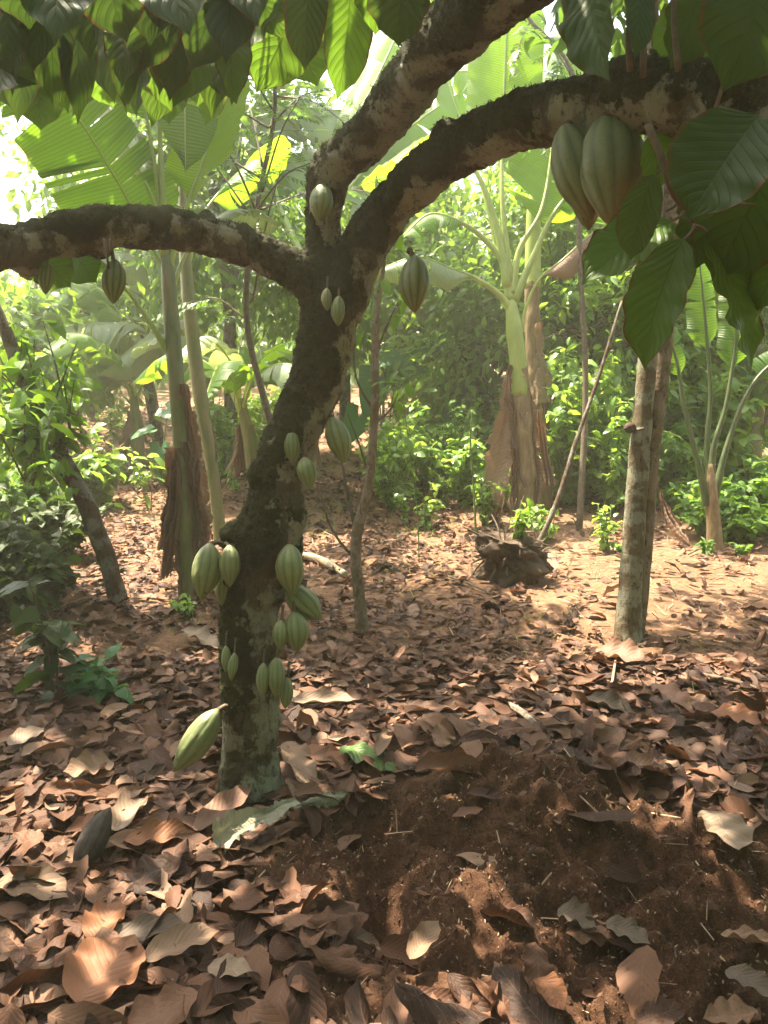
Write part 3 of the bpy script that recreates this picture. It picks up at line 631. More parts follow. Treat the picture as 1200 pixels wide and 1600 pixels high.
# ------------------------------------------------------------------ cacao pods
def pod_mesh(L, W, seed, neck=.16):
    nu, nv = 40, 60; t = np.linspace(0, 1, nu + 1)[:, None]; th = np.linspace(0, 2 * math.pi, nv + 1)[None]
    r = np.sin(math.pi * t ** .90) ** .60 * (1 - .20 * sstep(.6, 1, t)) * (1 - .10 * (1 - sstep(0, .2, t))) * (1 - .35 * sstep(.9, 1, t))
    r[-1] = 0; r[0] = .10
    rd = np.abs(np.sin(5 * th)) ** .7; rd2 = np.abs(np.sin(2.5 * th + .2)) ** .8
    amp = .045 * np.sin(math.pi * np.clip(t, .03, .97)) ** .35
    rr = r * (1 - amp + amp * 1.3 * rd * (.6 + .4 * rd2))
    ct = np.cos(th); stt = np.sin(th)
    nz = fbm(ct * 4 + seed, stt * 4, t * 9, seed, 4); nz[:, -1] = nz[:, 0]
    rr = rr * (1 + .05 * nz + .018 * fbm(ct * 14 + seed, stt * 14, t * 30, seed + 2, 2) * np.sin(math.pi * t))
    V = np.stack([rr * ct * W / 2, rr * stt * W / 2, np.broadcast_to(-t * L, rr.shape)], -1)
    V[..., 0] += .05 * W * np.sin(t * 3 + seed)
    return V.reshape(-1, 3), gridF(nu, nv), np.stack(np.broadcast_arrays(th / 6.28, t), -1).reshape(-1, 2), np.broadcast_to(rd, rr.shape).ravel()
def pod(cx, cy, Lp, Wp, tilt, d, label, seed, group='cacao pods on the mossy cacao tree', mat='pod', back=.15, tint=None, att=None):
    L, W = pxw(Lp, d), pxw(Wp, d)
    a = R(tilt); dr = -(CU * math.cos(a)) + CR * math.sin(a); dr = nrm(dr - CF * back)
    c = at(cx, cy, d); top = c - dr * L / 2
    V, F, uv, tt = pod_mesh(L, W, seed)
    X_ = nrm(np.cross([0, 1.0, 0.1], -dr)); Y_ = np.cross(-dr, X_); Mx = np.stack([X_, Y_, -dr], -1)
    root = empty('cacao_pod', top, label, 'cacao pod', group)
    root.rotation_euler = Matrix([list(map(float, r)) for r in Mx]).to_euler()
    m1 = MB(); m1.add(V, F, uv, tt if tint is None else tt * tint)
    def loc(mbx, nm, mt):
        o = MB.build(mbx, nm, mt, None); o.parent = root; return o
    loc(m1, 'husk', M[mat])
    st = MB(); e = (att if att is not None else top + np.array([0, .035, .035]))
    el = Mx.T @ (np.array(e) - top); tube(st, [[0, 0, -.006], el * .5 + [0, 0, .006], el], [W * .10, W * .075, W * .13], 8, 7)
    loc(st, 'stalk', M['twig'])
    return root
d0 = DB - .18
pod(501, 317, 62, 37, 0, F0 - .12, 'pale whitish green cacao pod on the upright middle limb above the fork', 1, tint=1.3)
pod(648, 444, 95, 47, 3, F0 - .2, 'dull olive cacao pod hanging alone under the thick right limb', 2, mat='podbrown', att=at(640, 392, F0 - .17))
pod(529, 486, 50, 22, 0, F0 - .12, 'larger of two slim green pods on the trunk just under the fork', 3)
pod(511, 468, 38, 17, 0, F0 - .12, 'smaller of two slim green pods on the trunk just under the fork', 4)
pod(957, 266, 194, 102, -4, F0 - .9, 'largest cacao pod, ridged grey green turning brown, hanging from the right limb near the camera', 5, mat='podbrown', att=at(945, 165, F0 - .86))
pod(903, 270, 168, 80, 12, F0 - .84, 'narrower dark green cacao pod hanging at the left of the largest pod', 6, mat='podbrown', att=at(930, 178, F0 - .82))
pod(915, 300, 130, 54, 4, F0 - .78, 'brownish cacao pod half hidden behind the two big pods on the right limb', 7, mat='podbrown', att=at(920, 190, F0 - .78))
pod(178, 440, 74, 36, 4, F0 - .3, 'dim grey green pod hanging under the left limb, nearer the trunk', 8, mat='podbrown', att=at(172, 385, F0 - .3))
pod(73, 436, 52, 22, 0, F0 - .4, 'small dim pod hanging under the left limb, farther out', 9, mat='podbrown', att=at(72, 395, F0 - .4))
pod(457, 698, 54, 25, 0, d0, 'slim green pod on the middle of the trunk, left of a pair', 10)
pod(480, 739, 52, 31, 8, d0 - .02, 'plump pale green pod on the middle of the trunk, right of a pair', 11, tint=1.2)
pod(528, 688, 78, 38, 14, d0 + .02, 'dark green ridged pod leaning out from the right side of the trunk', 12, att=at(514, 650, d0 + .08))
pod(321, 893, 90, 46, -6, d0 - .03, 'big green pod at the left of the trunk, outermost of a cluster', 13, att=at(350, 852, d0 + .03))
pod(359, 884, 66, 33, 6, d0 - .05, 'medium green pod touching the left side of the trunk', 14, att=at(352, 852, d0 + .02))
pod(350, 918, 58, 26, -4, d0 + .05, 'partly hidden green pod behind the left cluster on the trunk', 15)
pod(455, 890, 82, 44, 4, d0 - .04, 'big green pod on the right side of the trunk at the height of the bulge', 16)
pod(476, 943, 74, 44, 42, d0 + .02, 'tilted green pod sticking out at the right of the trunk', 17, att=at(447, 905, d0 + .05))
pod(438, 992, 46, 26, -4, d0 - .06, 'small green pod beside a bigger one on the lower right of the trunk', 18)
pod(462, 987, 64, 38, 6, d0 - .04, 'ridged green pod on the lower right of the trunk behind the small one', 19)
pod(353, 1030, 42, 15, 4, d0 - .02, 'tiny slim green pod at the left of the lower trunk', 20)
pod(364, 1042, 44, 16, -4, d0 - .04, 'tiny green pod second from the left on the lower trunk', 21)
pod(411, 1062, 52, 20, 0, d0 - .05, 'slim green pod on the front of the lower trunk', 22)
pod(432, 1058, 62, 28, -2, d0 - .03, 'medium green pod at the right front of the lower trunk', 23)
pod(447, 1083, 48, 22, -6, d0 + .0, 'lowest green pod on the right edge of the lower trunk', 24)
pod(306, 1157, 116, 46, -36, d0 - .04, 'glossy green pod leaning out low at the left of the trunk, lowest pod of all', 25, tint=.9, att=at(352, 1105, d0 + .05))

# ------------------------------------------------------------------ other trees and saplings
def trunk_mesh(root, lst, mat, seg=24, n=60, rough=.12, seed=1, name='trunk', moss=0.0):
    P, r = pts(lst); mb = MB(); tube(mb, P, r, seg, n, tint=moss, rough=rough, seed=seed)
    return mb.build(name, M[mat], root)
Dr = gdepth(985, 1000)
t2 = empty('shade_tree', gp(985, 1000), 'pale lichen spotted tree with two stems grown together, right of the dug soil', 'tree')
trunk_mesh(t2, [(984, 1020, 54, Dr), (981, 985, 42, Dr), (984, 930, 36, Dr), (989, 850, 33, Dr), (996, 750, 32, Dr), (1004, 650, 30, Dr), (1012, 560, 29, Dr), (1018, 450, 28, Dr), (1022, 330, 27, Dr), (1022, 200, 30, Dr), (1010, -100, 26, Dr)], 'palebark', moss=.28, seed=3)
trunk_mesh(t2, [(994, 1018, 36, Dr + .05), (994, 980, 28, Dr + .04), (1000, 930, 26, Dr + .05), (1007, 850, 26, Dr + .05), (1014, 750, 26, Dr + .05), (1023, 650, 28, Dr + .06), (1034, 560, 29, Dr + .08), (1043, 450, 28, Dr + .1), (1040, 330, 32, Dr + .1), (1030, 200, 28, Dr + .1), (990, -120, 22, Dr + .1)], 'tanbark', seed=4, name='stem')
k = MB(); ball(k, at(984, 668, Dr - .02), pxw(9, Dr)); k.build('knot', M['darkbark'], t2)
k = MB(); tube(k, [at(995, 672, Dr - .03), at(1006, 669, Dr - .06)], [.012, .006], 6, 4); k.build('broken_twig', M['darkbark'], t2)
# leaf clump out above the frame: its crown, and leaves added to block sun
def crown_or_shade(root, c, rad, n, seed, mat='canopy', L=.16):
    rg = np.random.default_rng(seed); B, D = blob_points(rg, n, np.array(c), np.array(rad), 26, .2); D[:, 2] -= .4
    k = ~lit_patch(B); B, D = B[k], D[k]; n = len(B)
    cm = MB(); T = leafgrid(1, .42, 4, 2, .6, .2, .06, 2, seed=seed, kind='ovate')
    scatter(cm, T, B, nrm(D), nrm(np.array([0, 0, 1.0]) + rg.normal(size=(n, 3)) * .4), L * rg.uniform(.7, 1.3, n), rg.uniform(0, 1, n)); cm.build('crown', M[mat], root)
crown_or_shade(cacao, at(90, 170, 4.5) + np.array(SUND) * 1.6, (1.7, 1.2, .35), 3200, 22, L=.24)  # added unseen leaf clump towards the sun, shading the big banana leaf
crown_or_shade(cacao, at(1110, 400, 1.15) + np.array(SUND) * 1.3, (.55, .45, .2), 420, 23, L=.2)  # extra out-of-view leaves that keep sun off the near right leaves
crown_or_shade(t2, at(1030, -220, Dr + .3), (1.3, 1.3, .7), 2200, 21)
Ds = gdepth(566, 990)
sp = empty('sapling', gp(566, 990), 'thin bare forked sapling standing just right of the cacao trunk', 'sapling')
trunk_mesh(sp, [(567, 1000, 24, Ds), (562, 940, 19, Ds), (556, 870, 18, Ds), (560, 820, 18, Ds), (574, 770, 15, Ds), (582, 700, 14, Ds), (586, 620, 14, Ds), (586, 545, 13, Ds), (590, 480, 9, Ds), (600, 400, 7, Ds + .1), (598, 320, 5, Ds + .1)], 'tanbark', 10, 40, .1, 5, moss=.1)
mb = MB()
for L_ in ([(558, 840), (548, 800), (545, 765)], [(559, 830), (549, 790), (553, 770)], [(583, 640), (560, 600), (553, 560), (557, 500)], [(586, 660), (610, 640), (628, 600)], [(578, 750), (560, 690), (540, 640)], [(586, 560), (600, 520), (622, 470)], [(545, 780), (530, 700), (520, 640)], [(560, 880), (520, 830), (500, 770), (485, 740)]):
    tube(mb, [at(x, y, Ds) for x, y in L_], np.linspace(.009, .0025, len(L_)), 6, 10)
mb.build('twig', M['twig'], sp)
lm = MB(); rg = np.random.default_rng(77)
B = np.array([at(x + rg.normal() * 18, y + rg.normal() * 22, Ds) for x, y in [(622, 470), (600, 420), (598, 330), (557, 500), (628, 600), (600, 360)] for _ in range(7)])
scatter(lm, leafgrid(1, .42, 8, 4, .8, .2, .1, 3, seed=4), B, nrm(rg.normal(size=(len(B), 3)) * [1, 1, .4] + [0, 0, -.5]), nrm(rg.normal(size=(len(B), 3)) * .3 + [0, 0, 1]), rg.uniform(.08, .15, len(B)), rg.uniform(0, 1, len(B)))
lm.build('foliage', M['bright'], sp)
# leaning pole against the stump
Dst = gdepth(800, 900)
pl = MB(); tube(pl, [at(832, 868, Dst - .05), at(868, 790, Dst), at(900, 690, Dst + .1), (at(935, 590, Dst + .2)), at(972, 470, Dst + .3)], [.020, .017, .015, .013, .010], 10, 40, rough=.15, seed=8, tint=.2)
tag(pl.build('leaning_pole', M['darkbark'], origin=at(832, 868, Dst)), 'thin leaning grey stick rising from the stump towards the right', 'pole')
# stump
st = empty('tree_stump', gp(798, 905), 'dark rotten root stump in front of the right banana plant', 'stump')
sb = MB(); c = gp(798, 903); rs = pxw(46, Dst)
tube(sb, [c - [0, 0, .1], c + [0, 0, .03], c + [0, 0, .13], c + [.0, 0, .22], c + [.01, 0, .27], c + [.01, 0, .28]], [rs * 1.25, rs * 1.1, rs * .98, rs * 1.08, rs * .8, rs * .1], 60, 60, rough=.75, seed=9, tint=.5)
sb.build('trunk', M['stump'], st)
rb = MB(); rg = np.random.default_rng(9)
for q in range(45):
    a = rg.uniform(0, 6.28); p = c + np.array([math.cos(a) * rs * rg.uniform(.6, 1), math.sin(a) * rs * rg.uniform(.6, 1), rg.uniform(.1, .30)])
    e = p + np.array([math.cos(a) * .12, math.sin(a) * .12, rg.uniform(-.2, .1)]) * rg.uniform(.4, 1.3)
    tube(rb, [p, p * .5 + e * .5 + rg.normal(size=3) * .02, e], [.009, .006, .002], 5, 6)
for q in range(6):
    p = c + rg.normal(size=3) * [.1, .05, 0] + [0, 0, .2]; tube(rb, [p, p + [rg.normal() * .04, 0, .15], p + [rg.normal() * .1, 0, .35]], [.004, .003, .0015], 5, 6)
rb.build('root', M['twig'], st)
# pale log and sticks
lg = MB(); tube(lg, [gp(462, 872) + [0, 0, .03], gp(500, 882) + [0, 0, .035], gp(541, 905) + [0, 0, .03]], [.025, .028, .022], 14, 24, rough=.12, seed=3)
tag(lg.build('log', M['grayLog'], origin=gp(500, 885)), 'pale bleached log lying behind the cacao trunk', 'log')
def stick(p, q, r, label, mat='twig', z=.02, seed=0):
    a, b = gp(*p) + [0, 0, z], gp(*q) + [0, 0, z]; m = (a + b) / 2 + [0, 0, .01]; m[2] = max(m[2], ground(m[0], m[1]) + r)
    mb = MB(); tube(mb, [a, m, b], [r, r * .9, r * .6], 8, 16, rough=.2, seed=seed); tag(mb.build('stick', M[mat], origin=a), label, 'stick')
stick((1095, 1062), (1205, 1090), .011, 'brown stick lying in the leaf litter at the right edge', seed=1)
stick((795, 1110), (842, 1145), .017, 'short thick broken stick at the back edge of the dug soil', 'darkbark', seed=2)
stick((80, 960), (155, 935), .008, 'thin reddish stick on the litter at the left', 'straw', seed=3)
stick((955, 1085), (965, 1020), .006, 'thin pale straw stick poking up from the litter at the right', 'straw', z=.04, seed=4)
stick((700, 905), (770, 935), .009, 'thin stick lying left of the stump', seed=5)
stick((1075, 870), (1195, 815), .008, 'thin curved stick on the ground right of the young banana plant', seed=6)

# left leaning tree and its bush
Dl = gdepth(185, 940)
lt = empty('leaning_tree', gp(185, 940), 'dark leaning trunk with bright green leaves at the left edge', 'tree')
trunk_mesh(lt, [(188, 955, 34, Dl), (182, 925, 27, Dl), (165, 870, 27, Dl), (135, 790, 28, Dl), (100, 720, 25, Dl), (70, 660, 22, Dl), (40, 600, 24, Dl), (10, 520, 18, Dl), (-30, 420, 12, Dl)], 'darkbark', moss=.45, rough=.25, seed=7)
lm = MB(); tb = MB(); rg = np.random.default_rng(33)
for q in range(46):
    s = at(rg.uniform(20, 130), rg.uniform(640, 760), Dl + rg.normal() * .1); e = at(rg.uniform(-60, 128), rg.uniform(485, 770), Dl + rg.normal() * .35)
    P = tube(tb, [s, s * .5 + e * .5 + [0, 0, .06], e], [.007, .005, .0025], 5, 8)
    m = 11; ii = rg.integers(2, 8, m); B = P[ii] + rg.normal(size=(m, 3)) * .02; D = rg.normal(size=(m, 3)); D[:, 2] = D[:, 2] * .4 - .35
    scatter(lm, leafgrid(1, .42, 8, 4, .8, .2, .1, 4, seed=q), B, nrm(D), nrm(rg.normal(size=(m, 3)) * .35 + [0, 0, 1]), rg.uniform(.09, .19, m), rg.uniform(0, 1, m))
tb.build('branch', M['twig'], lt); lm.build('crown', M['bright'], lt)
stem_plant('seedling', gp(85, 1095), 'dark leaved cacao seedling standing in the shaded litter at the far left', 'seedling', h=.62, nst=3, spread=.16, leafL=.15, leafW=.06, per=9, mat='darkleaf', kind='cacao', seed=5, stem='twig', lo=.1, lean=(-.1, 0))
stem_plant('ground_plant', gp(150, 1095), 'low dark green plant in the shade left of the trunk base', 'plant', h=.14, nst=9, spread=.2, leafL=.085, leafW=.055, per=7, mat='taro', seed=6, lo=.4)
stem_plant('ground_plant', gp(1100, 868), 'tiny bright green plant on bare soil beside the young banana plant', 'plant', h=.1, nst=6, spread=.1, leafL=.07, leafW=.03, per=6, mat='bright', seed=8, lo=.4)
stem_plant('ground_plant', gp(285, 965) , 'small faint green sprig on the litter behind the left pods', 'plant', h=.12, nst=5, spread=.12, leafL=.05, leafW=.03, per=6, mat='weed', seed=9, lo=.4)
stem_plant('shrub', gp(145, 790), 'small leafy bush with big hanging leaves behind the dark leaning trunk', 'shrub', h=.75, nst=8, spread=.35, leafL=.16, leafW=.085, per=9, mat='weed', kind='cacao', seed=12, stem='twig')
stem_plant('shrub', gp(235, 800), 'slim bush with pale stems left of the clump of banana stems', 'shrub', h=.6, nst=4, spread=.2, leafL=.12, leafW=.06, per=5, mat='weed', kind='cacao', seed=13, stem='straw', lo=.5)
stem_plant('shrub', gp(50, 740), 'dense bush of dark leaves at the left edge below the bright leaves', 'shrub', h=1.0, nst=12, spread=.5, leafL=.14, leafW=.07, per=16, mat='forest', kind='cacao', seed=14, stem='twig')

# ------------------------------------------------------------------ banana plants
Da = gdepth(298, 935); Db = gdepth(345, 850)
ba = empty('banana_plant', gp(298, 935), 'tall banana plant with a skirt of dead brown leaves, left of the cacao trunk', 'banana plant')
trunk_mesh(ba, [(300, 945, 36, Da), (298, 900, 32, Da), (292, 800, 28, Da), (284, 700, 26, Da), (276, 600, 25, Da), (268, 500, 25, Da), (262, 420, 21, Da), (258, 340, 16, Da + .1)], 'pseudostem', 16, 50, .04, 11, 'pseudostem', .5)
banana_leaf(ba, [at(262, 430, Da), at(228, 372, Da), at(190, 295, Da - .1), at(118, 178, Da - .3), at(30, 60, Da - .5)], pxw(96, Da), .22, roll=-.2, aL=.35, aR=.35, tears=14, seed=1, up=-CF + np.array([0, 0, .4]), tint=0, label='huge dark green banana leaf in shade, upper left')
banana_leaf(ba, [at(262, 440, Da), at(282, 350, Da), at(318, 250, Da + .1), at(348, 145, Da + .3), at(360, 90, Da + .4)], pxw(62, Da), .35, roll=.5, aL=-.25, aR=-.2, tears=2, seed=2, up=-CF + np.array([0, 0, .2]), tint=1, label='banana leaf glowing yellow green against the light')
banana_leaf(ba, [at(258, 380, Da), at(250, 200, Da), at(262, 40, Da - .2), at(285, 60, Da - .5), at(290, 272, Da - .7)], pxw(44, Da), .55, roll=0, aL=.3, aR=.3, tears=1, seed=3, up=-CF, tint=.2)
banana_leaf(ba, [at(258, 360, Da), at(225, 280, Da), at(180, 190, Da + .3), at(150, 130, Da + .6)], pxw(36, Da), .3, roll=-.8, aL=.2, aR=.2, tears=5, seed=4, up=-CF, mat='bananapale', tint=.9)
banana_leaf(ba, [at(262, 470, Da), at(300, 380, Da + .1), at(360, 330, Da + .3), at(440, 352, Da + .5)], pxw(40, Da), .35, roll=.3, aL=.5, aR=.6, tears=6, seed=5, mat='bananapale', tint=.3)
banana_leaf(ba, [at(266, 555, Da), at(235, 505, Da - .05), at(196, 452, Da - .1), at(150, 405, Da - .2), at(70, 420, Da - .4)], pxw(40, Da), .62, aL=.6, aR=.6, tears=5, seed=6, tint=.2)
banana_leaf(ba, [at(256, 400, Da), at(240, 250, Da), at(200, 60, Da), at(120, -80, Da)], pxw(70, Da), .45, tears=5, seed=66, up=-CF, tint=.3)
banana_leaf(ba, [at(260, 400, Da), at(252, 250, Da), at(246, 90, Da + .2), at(300, -100, Da + .5)], pxw(70, Da), .7, tears=5, seed=67, up=-CF, tint=.5)
for i, (a, b, wd) in enumerate([((272, 700), (262, 900), 22), ((285, 730), (290, 960), 28), ((300, 740), (318, 930), 20), ((278, 720), (250, 860), 14), ((296, 690), (306, 860), 16), ((290, 600), (300, 760), 14)]):
    dry_sheet(ba, at(*a, Da - .06), at(*b, Da - .08), pxw(wd * 1.5, Da), seed=20 + i, prof='strip', tint=.05 + .2 * (i % 3))
bb = empty('banana_plant', gp(345, 850), 'slim banana stem leaning beside the tall one, close behind the trunk bulge', 'banana plant')
trunk_mesh(bb, [(346, 860, 22, Db), (340, 800, 19, Db), (332, 735, 19, Db), (318, 650, 22, Db), (305, 560, 22, Db), (294, 460, 21, Db), (288, 380, 16, Db), (285, 300, 11, Db), (285, 180, 9, Db)], 'pseudostem', 14, 50, .04, 12, 'pseudostem', .6)
banana_leaf(bb, [at(285, 220, Db), at(284, 90, Db), at(300, -60, Db), at(380, -160, Db)], pxw(60, Db), .5, seed=8, tint=.6, up=-CF)
banana_leaf(bb, [at(292, 420, Db), at(320, 330, Db), at(400, 250, Db + .4), at(450, 250, Db + .7)], pxw(50, Db), .4, seed=9, tint=.9, roll=.8)
dry_sheet(bb, at(318, 640, Db - .03), at(335, 720, Db - .03), pxw(14, Db), 40, prof='strip', tint=.3)

Dm = gdepth(820, 815)
bm = empty('banana_plant', gp(820, 818), 'banana plant with pale green stem and tan dead sheaths behind the stump', 'banana plant')
trunk_mesh(bm, [(824, 830, 44, Dm), (822, 790, 36, Dm), (819, 720, 32, Dm), (815, 640, 29, Dm), (811, 565, 27, Dm)], 'sheath', 30, 60, .3, 13, 'dead_sheath', .6)
trunk_mesh(bm, [(813, 620, 26, Dm - .01), (809, 560, 27, Dm - .01), (804, 520, 27, Dm - .01), (800, 485, 20, Dm - .01), (797, 455, 8, Dm)], 'petiole', 16, 30, .02, 14, 'pseudostem', .5)
UPC = -CF + np.array([0, 0, .5])
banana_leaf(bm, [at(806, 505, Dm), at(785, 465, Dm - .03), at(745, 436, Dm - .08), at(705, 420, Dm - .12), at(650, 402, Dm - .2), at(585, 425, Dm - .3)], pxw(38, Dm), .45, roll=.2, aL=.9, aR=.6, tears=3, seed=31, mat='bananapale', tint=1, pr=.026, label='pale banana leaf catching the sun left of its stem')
banana_leaf(bm, [at(798, 470, Dm), at(785, 410, Dm), at(755, 372, Dm), at(715, 345, Dm - .1), at(670, 335, Dm - .2), at(628, 370, Dm - .3)], pxw(34, Dm), .55, roll=.3, aL=.6, aR=.6, tears=3, seed=32, tint=.7, pr=.026)
banana_leaf(bm, [at(794, 450, Dm), at(775, 350, Dm), at(745, 270, Dm), at(700, 215, Dm + .1), at(640, 235, Dm + .2), at(560, 290, Dm + .2)], pxw(50, Dm), .45, roll=-.3, aL=.5, aR=.5, tears=5, seed=33, tint=1, pr=.026)
banana_leaf(bm, [at(797, 440, Dm), at(786, 330, Dm), at(784, 245, Dm + .05), at(787, 150, Dm + .1), at(793, 20, Dm + .1), at(800, -60, Dm + .1)], pxw(60, Dm), .38, roll=.1, aL=.15, aR=-.2, tears=1, seed=34, up=-CF, tint=1, pr=.022, label='upright banana leaf lit through above the right limb')
banana_leaf(bm, [at(800, 460, Dm), at(812, 390, Dm), at(845, 330, Dm), at(860, 250, Dm + .1), at(868, 150, Dm + .2)], pxw(66, Dm), .45, roll=.1, aL=-.1, aR=.6, tears=1, seed=35, up=-CF, tint=.9, pr=.026)
banana_leaf(bm, [at(802, 470, Dm), at(832, 405, Dm), at(868, 330, Dm), at(935, 260, Dm), at(1020, 240, Dm)], pxw(40, Dm), .5, roll=.4, aL=.5, aR=.5, tears=4, seed=36, tint=.3, pr=.026)
banana_leaf(bm, [at(790, 440, Dm), at(757, 310, Dm + .1), at(735, 230, Dm + .3), at(700, 130, Dm + .5), at(690, 60, Dm + .6)], pxw(44, Dm), .42, roll=-.9, aL=.4, aR=.4, tears=5, seed=37, up=-CF, tint=.5, pr=.012)
dl = banana_leaf(bm, [at(814, 520, Dm), at(822, 480, Dm - .02), at(843, 436, Dm - .05), at(880, 405, Dm - .1), at(925, 365, Dm - .1), at(965, 345, Dm - .1)], pxw(30, Dm), .42, roll=-.4, aL=.9, aR=1.2, tears=2, seed=38, mat='drybanana', tint=.8, pr=.014, label='drying brown banana leaf with a yellow edge bent over to the right')
dry_sheet(bm, at(793, 585, Dm - .1), at(766, 805, Dm - .15), pxw(34, Dm), 51, prof='tear', pleat=1.0, tint=.75)
dry_sheet(bm, at(822, 590, Dm - .05), at(842, 830, Dm - .1), pxw(22, Dm), 52, prof='strip', tint=.25)
dry_sheet(bm, at(806, 640, Dm - .08), at(812, 830, Dm - .1), pxw(20, Dm), 53, prof='strip', tint=.6)
dry_sheet(bm, at(840, 640, Dm), at(858, 760, Dm), pxw(20, Dm), 54, prof='skirt', tint=.3)
dry_sheet(bm, at(785, 770, Dm - .05), at(770, 815, Dm - .1), pxw(22, Dm), 55, prof='skirt', tint=.1)
for q in range(5):
    xx = 800 + 5 * q; yy = 570 + (q * 47) % 170
    dry_sheet(bm, at(xx - 4, yy, Dm - .08), at(xx + (q % 3 - 1) * 9, yy + 70 + 13 * (q % 4), Dm - .11), pxw(11, Dm), 500 + q, prof=['strip', 'skirt'][q % 2], tint=.1 + .1 * q)
Dn = Dm + .5
b2 = empty('banana_plant', gp(842, 790), 'brown stemmed banana plant half hidden behind the pale green one', 'banana plant')
trunk_mesh(b2, [(848, 800, 36, Dn), (842, 700, 28, Dn), (836, 600, 25, Dn), (832, 500, 24, Dn), (832, 420, 23, Dn)], 'sheath', 24, 50, .3, 15, 'dead_sheath', .5)
trunk_mesh(b2, [(832, 450, 25, Dn), (833, 400, 25, Dn), (834, 330, 22, Dn), (838, 280, 14, Dn)], 'petiole', 14, 20, .02, 16, 'pseudostem', .5)
dry_sheet(b2, at(838, 505, Dn - .1), at(856, 628, Dn - .1), pxw(30, Dn), 61, prof='skirt', pleat=1.2, tint=.95)
dry_sheet(b2, at(846, 600, Dn - .05), at(856, 740, Dn - .1), pxw(20, Dn), 62, prof='strip', tint=.3)
for i, (L_, W_, ti) in enumerate([([(838, 300), (850, 200), (880, 100), (940, 20)], 50, .6), ([(836, 310), (815, 200), (760, 120), (700, 110)], 50, .8), ([(838, 310), (900, 240), (1000, 220), (1080, 270)], 44, .5)]):
    banana_leaf(b2, [at(x, y, Dn + .2 * j) for j, (x, y) in enumerate(L_)], pxw(W_, Dn), .35, roll=.3 * i, tears=7, seed=70 + i, tint=ti, up=UPC)

# young banana plant at the right
Dy = gdepth(1117, 862)
by_ = empty('banana_plant', gp(1117, 862), 'young banana plant with a short reddish stem on bare soil at the right', 'banana plant')
trunk_mesh(by_, [(1118, 868, 27, Dy), (1116, 830, 23, Dy), (1113, 790, 20, Dy), (1111, 755, 16, Dy), (1110, 725, 6, Dy)], 'sheath', 14, 20, .06, 17, 'pseudostem', .7)
for i, (L_, W_) in enumerate([([(1106, 790), (1090, 720), (1070, 640), (1050, 540), (1000, 470)], 30), ([(1110, 780), (1115, 700), (1135, 630), (1150, 520), (1150, 420)], 30), ([(1116, 780), (1135, 700), (1165, 620), (1205, 570), (1260, 560)], 30), ([(1110, 770), (1105, 690), (1110, 610), (1100, 480), (1090, 380)], 32)]):
    banana_leaf(by_, [at(x, y, Dy + .1 * i) for x, y in L_], pxw(W_ * .9, Dy), .62, tears=6, seed=80 + i, tint=.1, up=UPC, pr=.019, petmat='darkstem')
dry_sheet(by_, at(1030, 760, Dy - .3), at(1075, 850, Dy - .5), pxw(16, Dy), 63, prof='tear', tint=.2)
De = gdepth(1180, 760)
be = empty('banana_plant', gp(1182, 765), 'banana plant with yellowing leaves cut off by the right edge', 'banana plant')
trunk_mesh(be, [(1182, 770, 30, De), (1176, 700, 26, De), (1184, 620, 24, De), (1192, 540, 22, De)], 'pseudostem', 12, 20, .05, 18, 'pseudostem', .6)
for i, (L_, W_, mt) in enumerate([([(1184, 640), (1215, 560), (1260, 500)], 40, 'banana'), ([(1184, 620), (1150, 540), (1120, 450), (1060, 420)], 44, 'banana'), ([(1180, 730), (1150, 740), (1110, 770), (1080, 800)], 26, 'drybanana'), ([(1185, 740), (1200, 760), (1215, 800)], 30, 'drybanana'), ([(1180, 700), (1160, 660), (1120, 640), (1080, 670)], 30, 'bananapale')]):
    banana_leaf(be, [at(x, y, De - .1 * j) for j, (x, y) in enumerate(L_)], pxw(W_, De), .35, tears=5, seed=90 + i, tint=.7, mat=mt)

# banana plants farther back
def auto_banana(base, label, h, nleaf, W, Lf, seed, tint=(.2, 1), dead=4, lean=(0, 0), mats=('banana', 'banana', 'bananapale'), r=.075):
    rg = np.random.default_rng(seed); base = np.array(base, float); root = empty('banana_plant', base, label, 'banana plant')
    top = base + [lean[0], lean[1], h]; mb = MB(); tube(mb, [base - [0, 0, .05], base * .5 + top * .5 + [.02, 0, 0], top], [r * 1.25, r, r * .55], 14, 24, rough=.05, seed=seed, tint=.6); mb.build('pseudostem', M['pseudostem'], root)
    a0 = rg.uniform(0, 6.28)
    for i in range(nleaf):
        a = a0 + i * 2.4 + rg.normal() * .3; dr = np.array([math.cos(a), math.sin(a), 0]); L = Lf * rg.uniform(.75, 1.15); el = rg.uniform(.5, 1.25)
        p1 = top + dr * L * .22 * math.cos(el) + [0, 0, L * .3 * math.sin(el)]; p2 = p1 + dr * L * .35 + [0, 0, L * .22 * math.sin(el)]; p3 = p2 + dr * L * .38 - [0, 0, L * (.30 - .1 * el)]
        banana_leaf(root, [top - [0, 0, .15], p1, p2, p3], W * rg.uniform(.8, 1.1), .22, tears=int(rg.integers(3, 12)), seed=seed * 17 + i, aL=rg.uniform(.3, .9), aR=rg.uniform(.3, .9), roll=rg.normal() * .3, mat=mats[i % len(mats)], tint=rg.uniform(*tint), pr=.014, n=30)
    for i in range(dead):
        a = rg.uniform(0, 6.28); s = base * .25 + top * .75 + np.array([math.cos(a), math.sin(a), 0]) * r; e = s + [math.cos(a) * .15, math.sin(a) * .15, -h * rg.uniform(.35, .65)]
        dry_sheet(root, s, e, rg.uniform(.06, .13), seed * 31 + i, side=(-math.sin(a), math.cos(a), 0), prof=['strip', 'tear', 'skirt'][i % 3], tint=rg.uniform(.2, .9))
    return root
auto_banana(gp(405, 790), 'banana plant with tan dead leaves hanging, directly behind the cacao trunk on its left', 1.05, 9, .22, 1.3, 201, lean=(-.15, 0), dead=7)
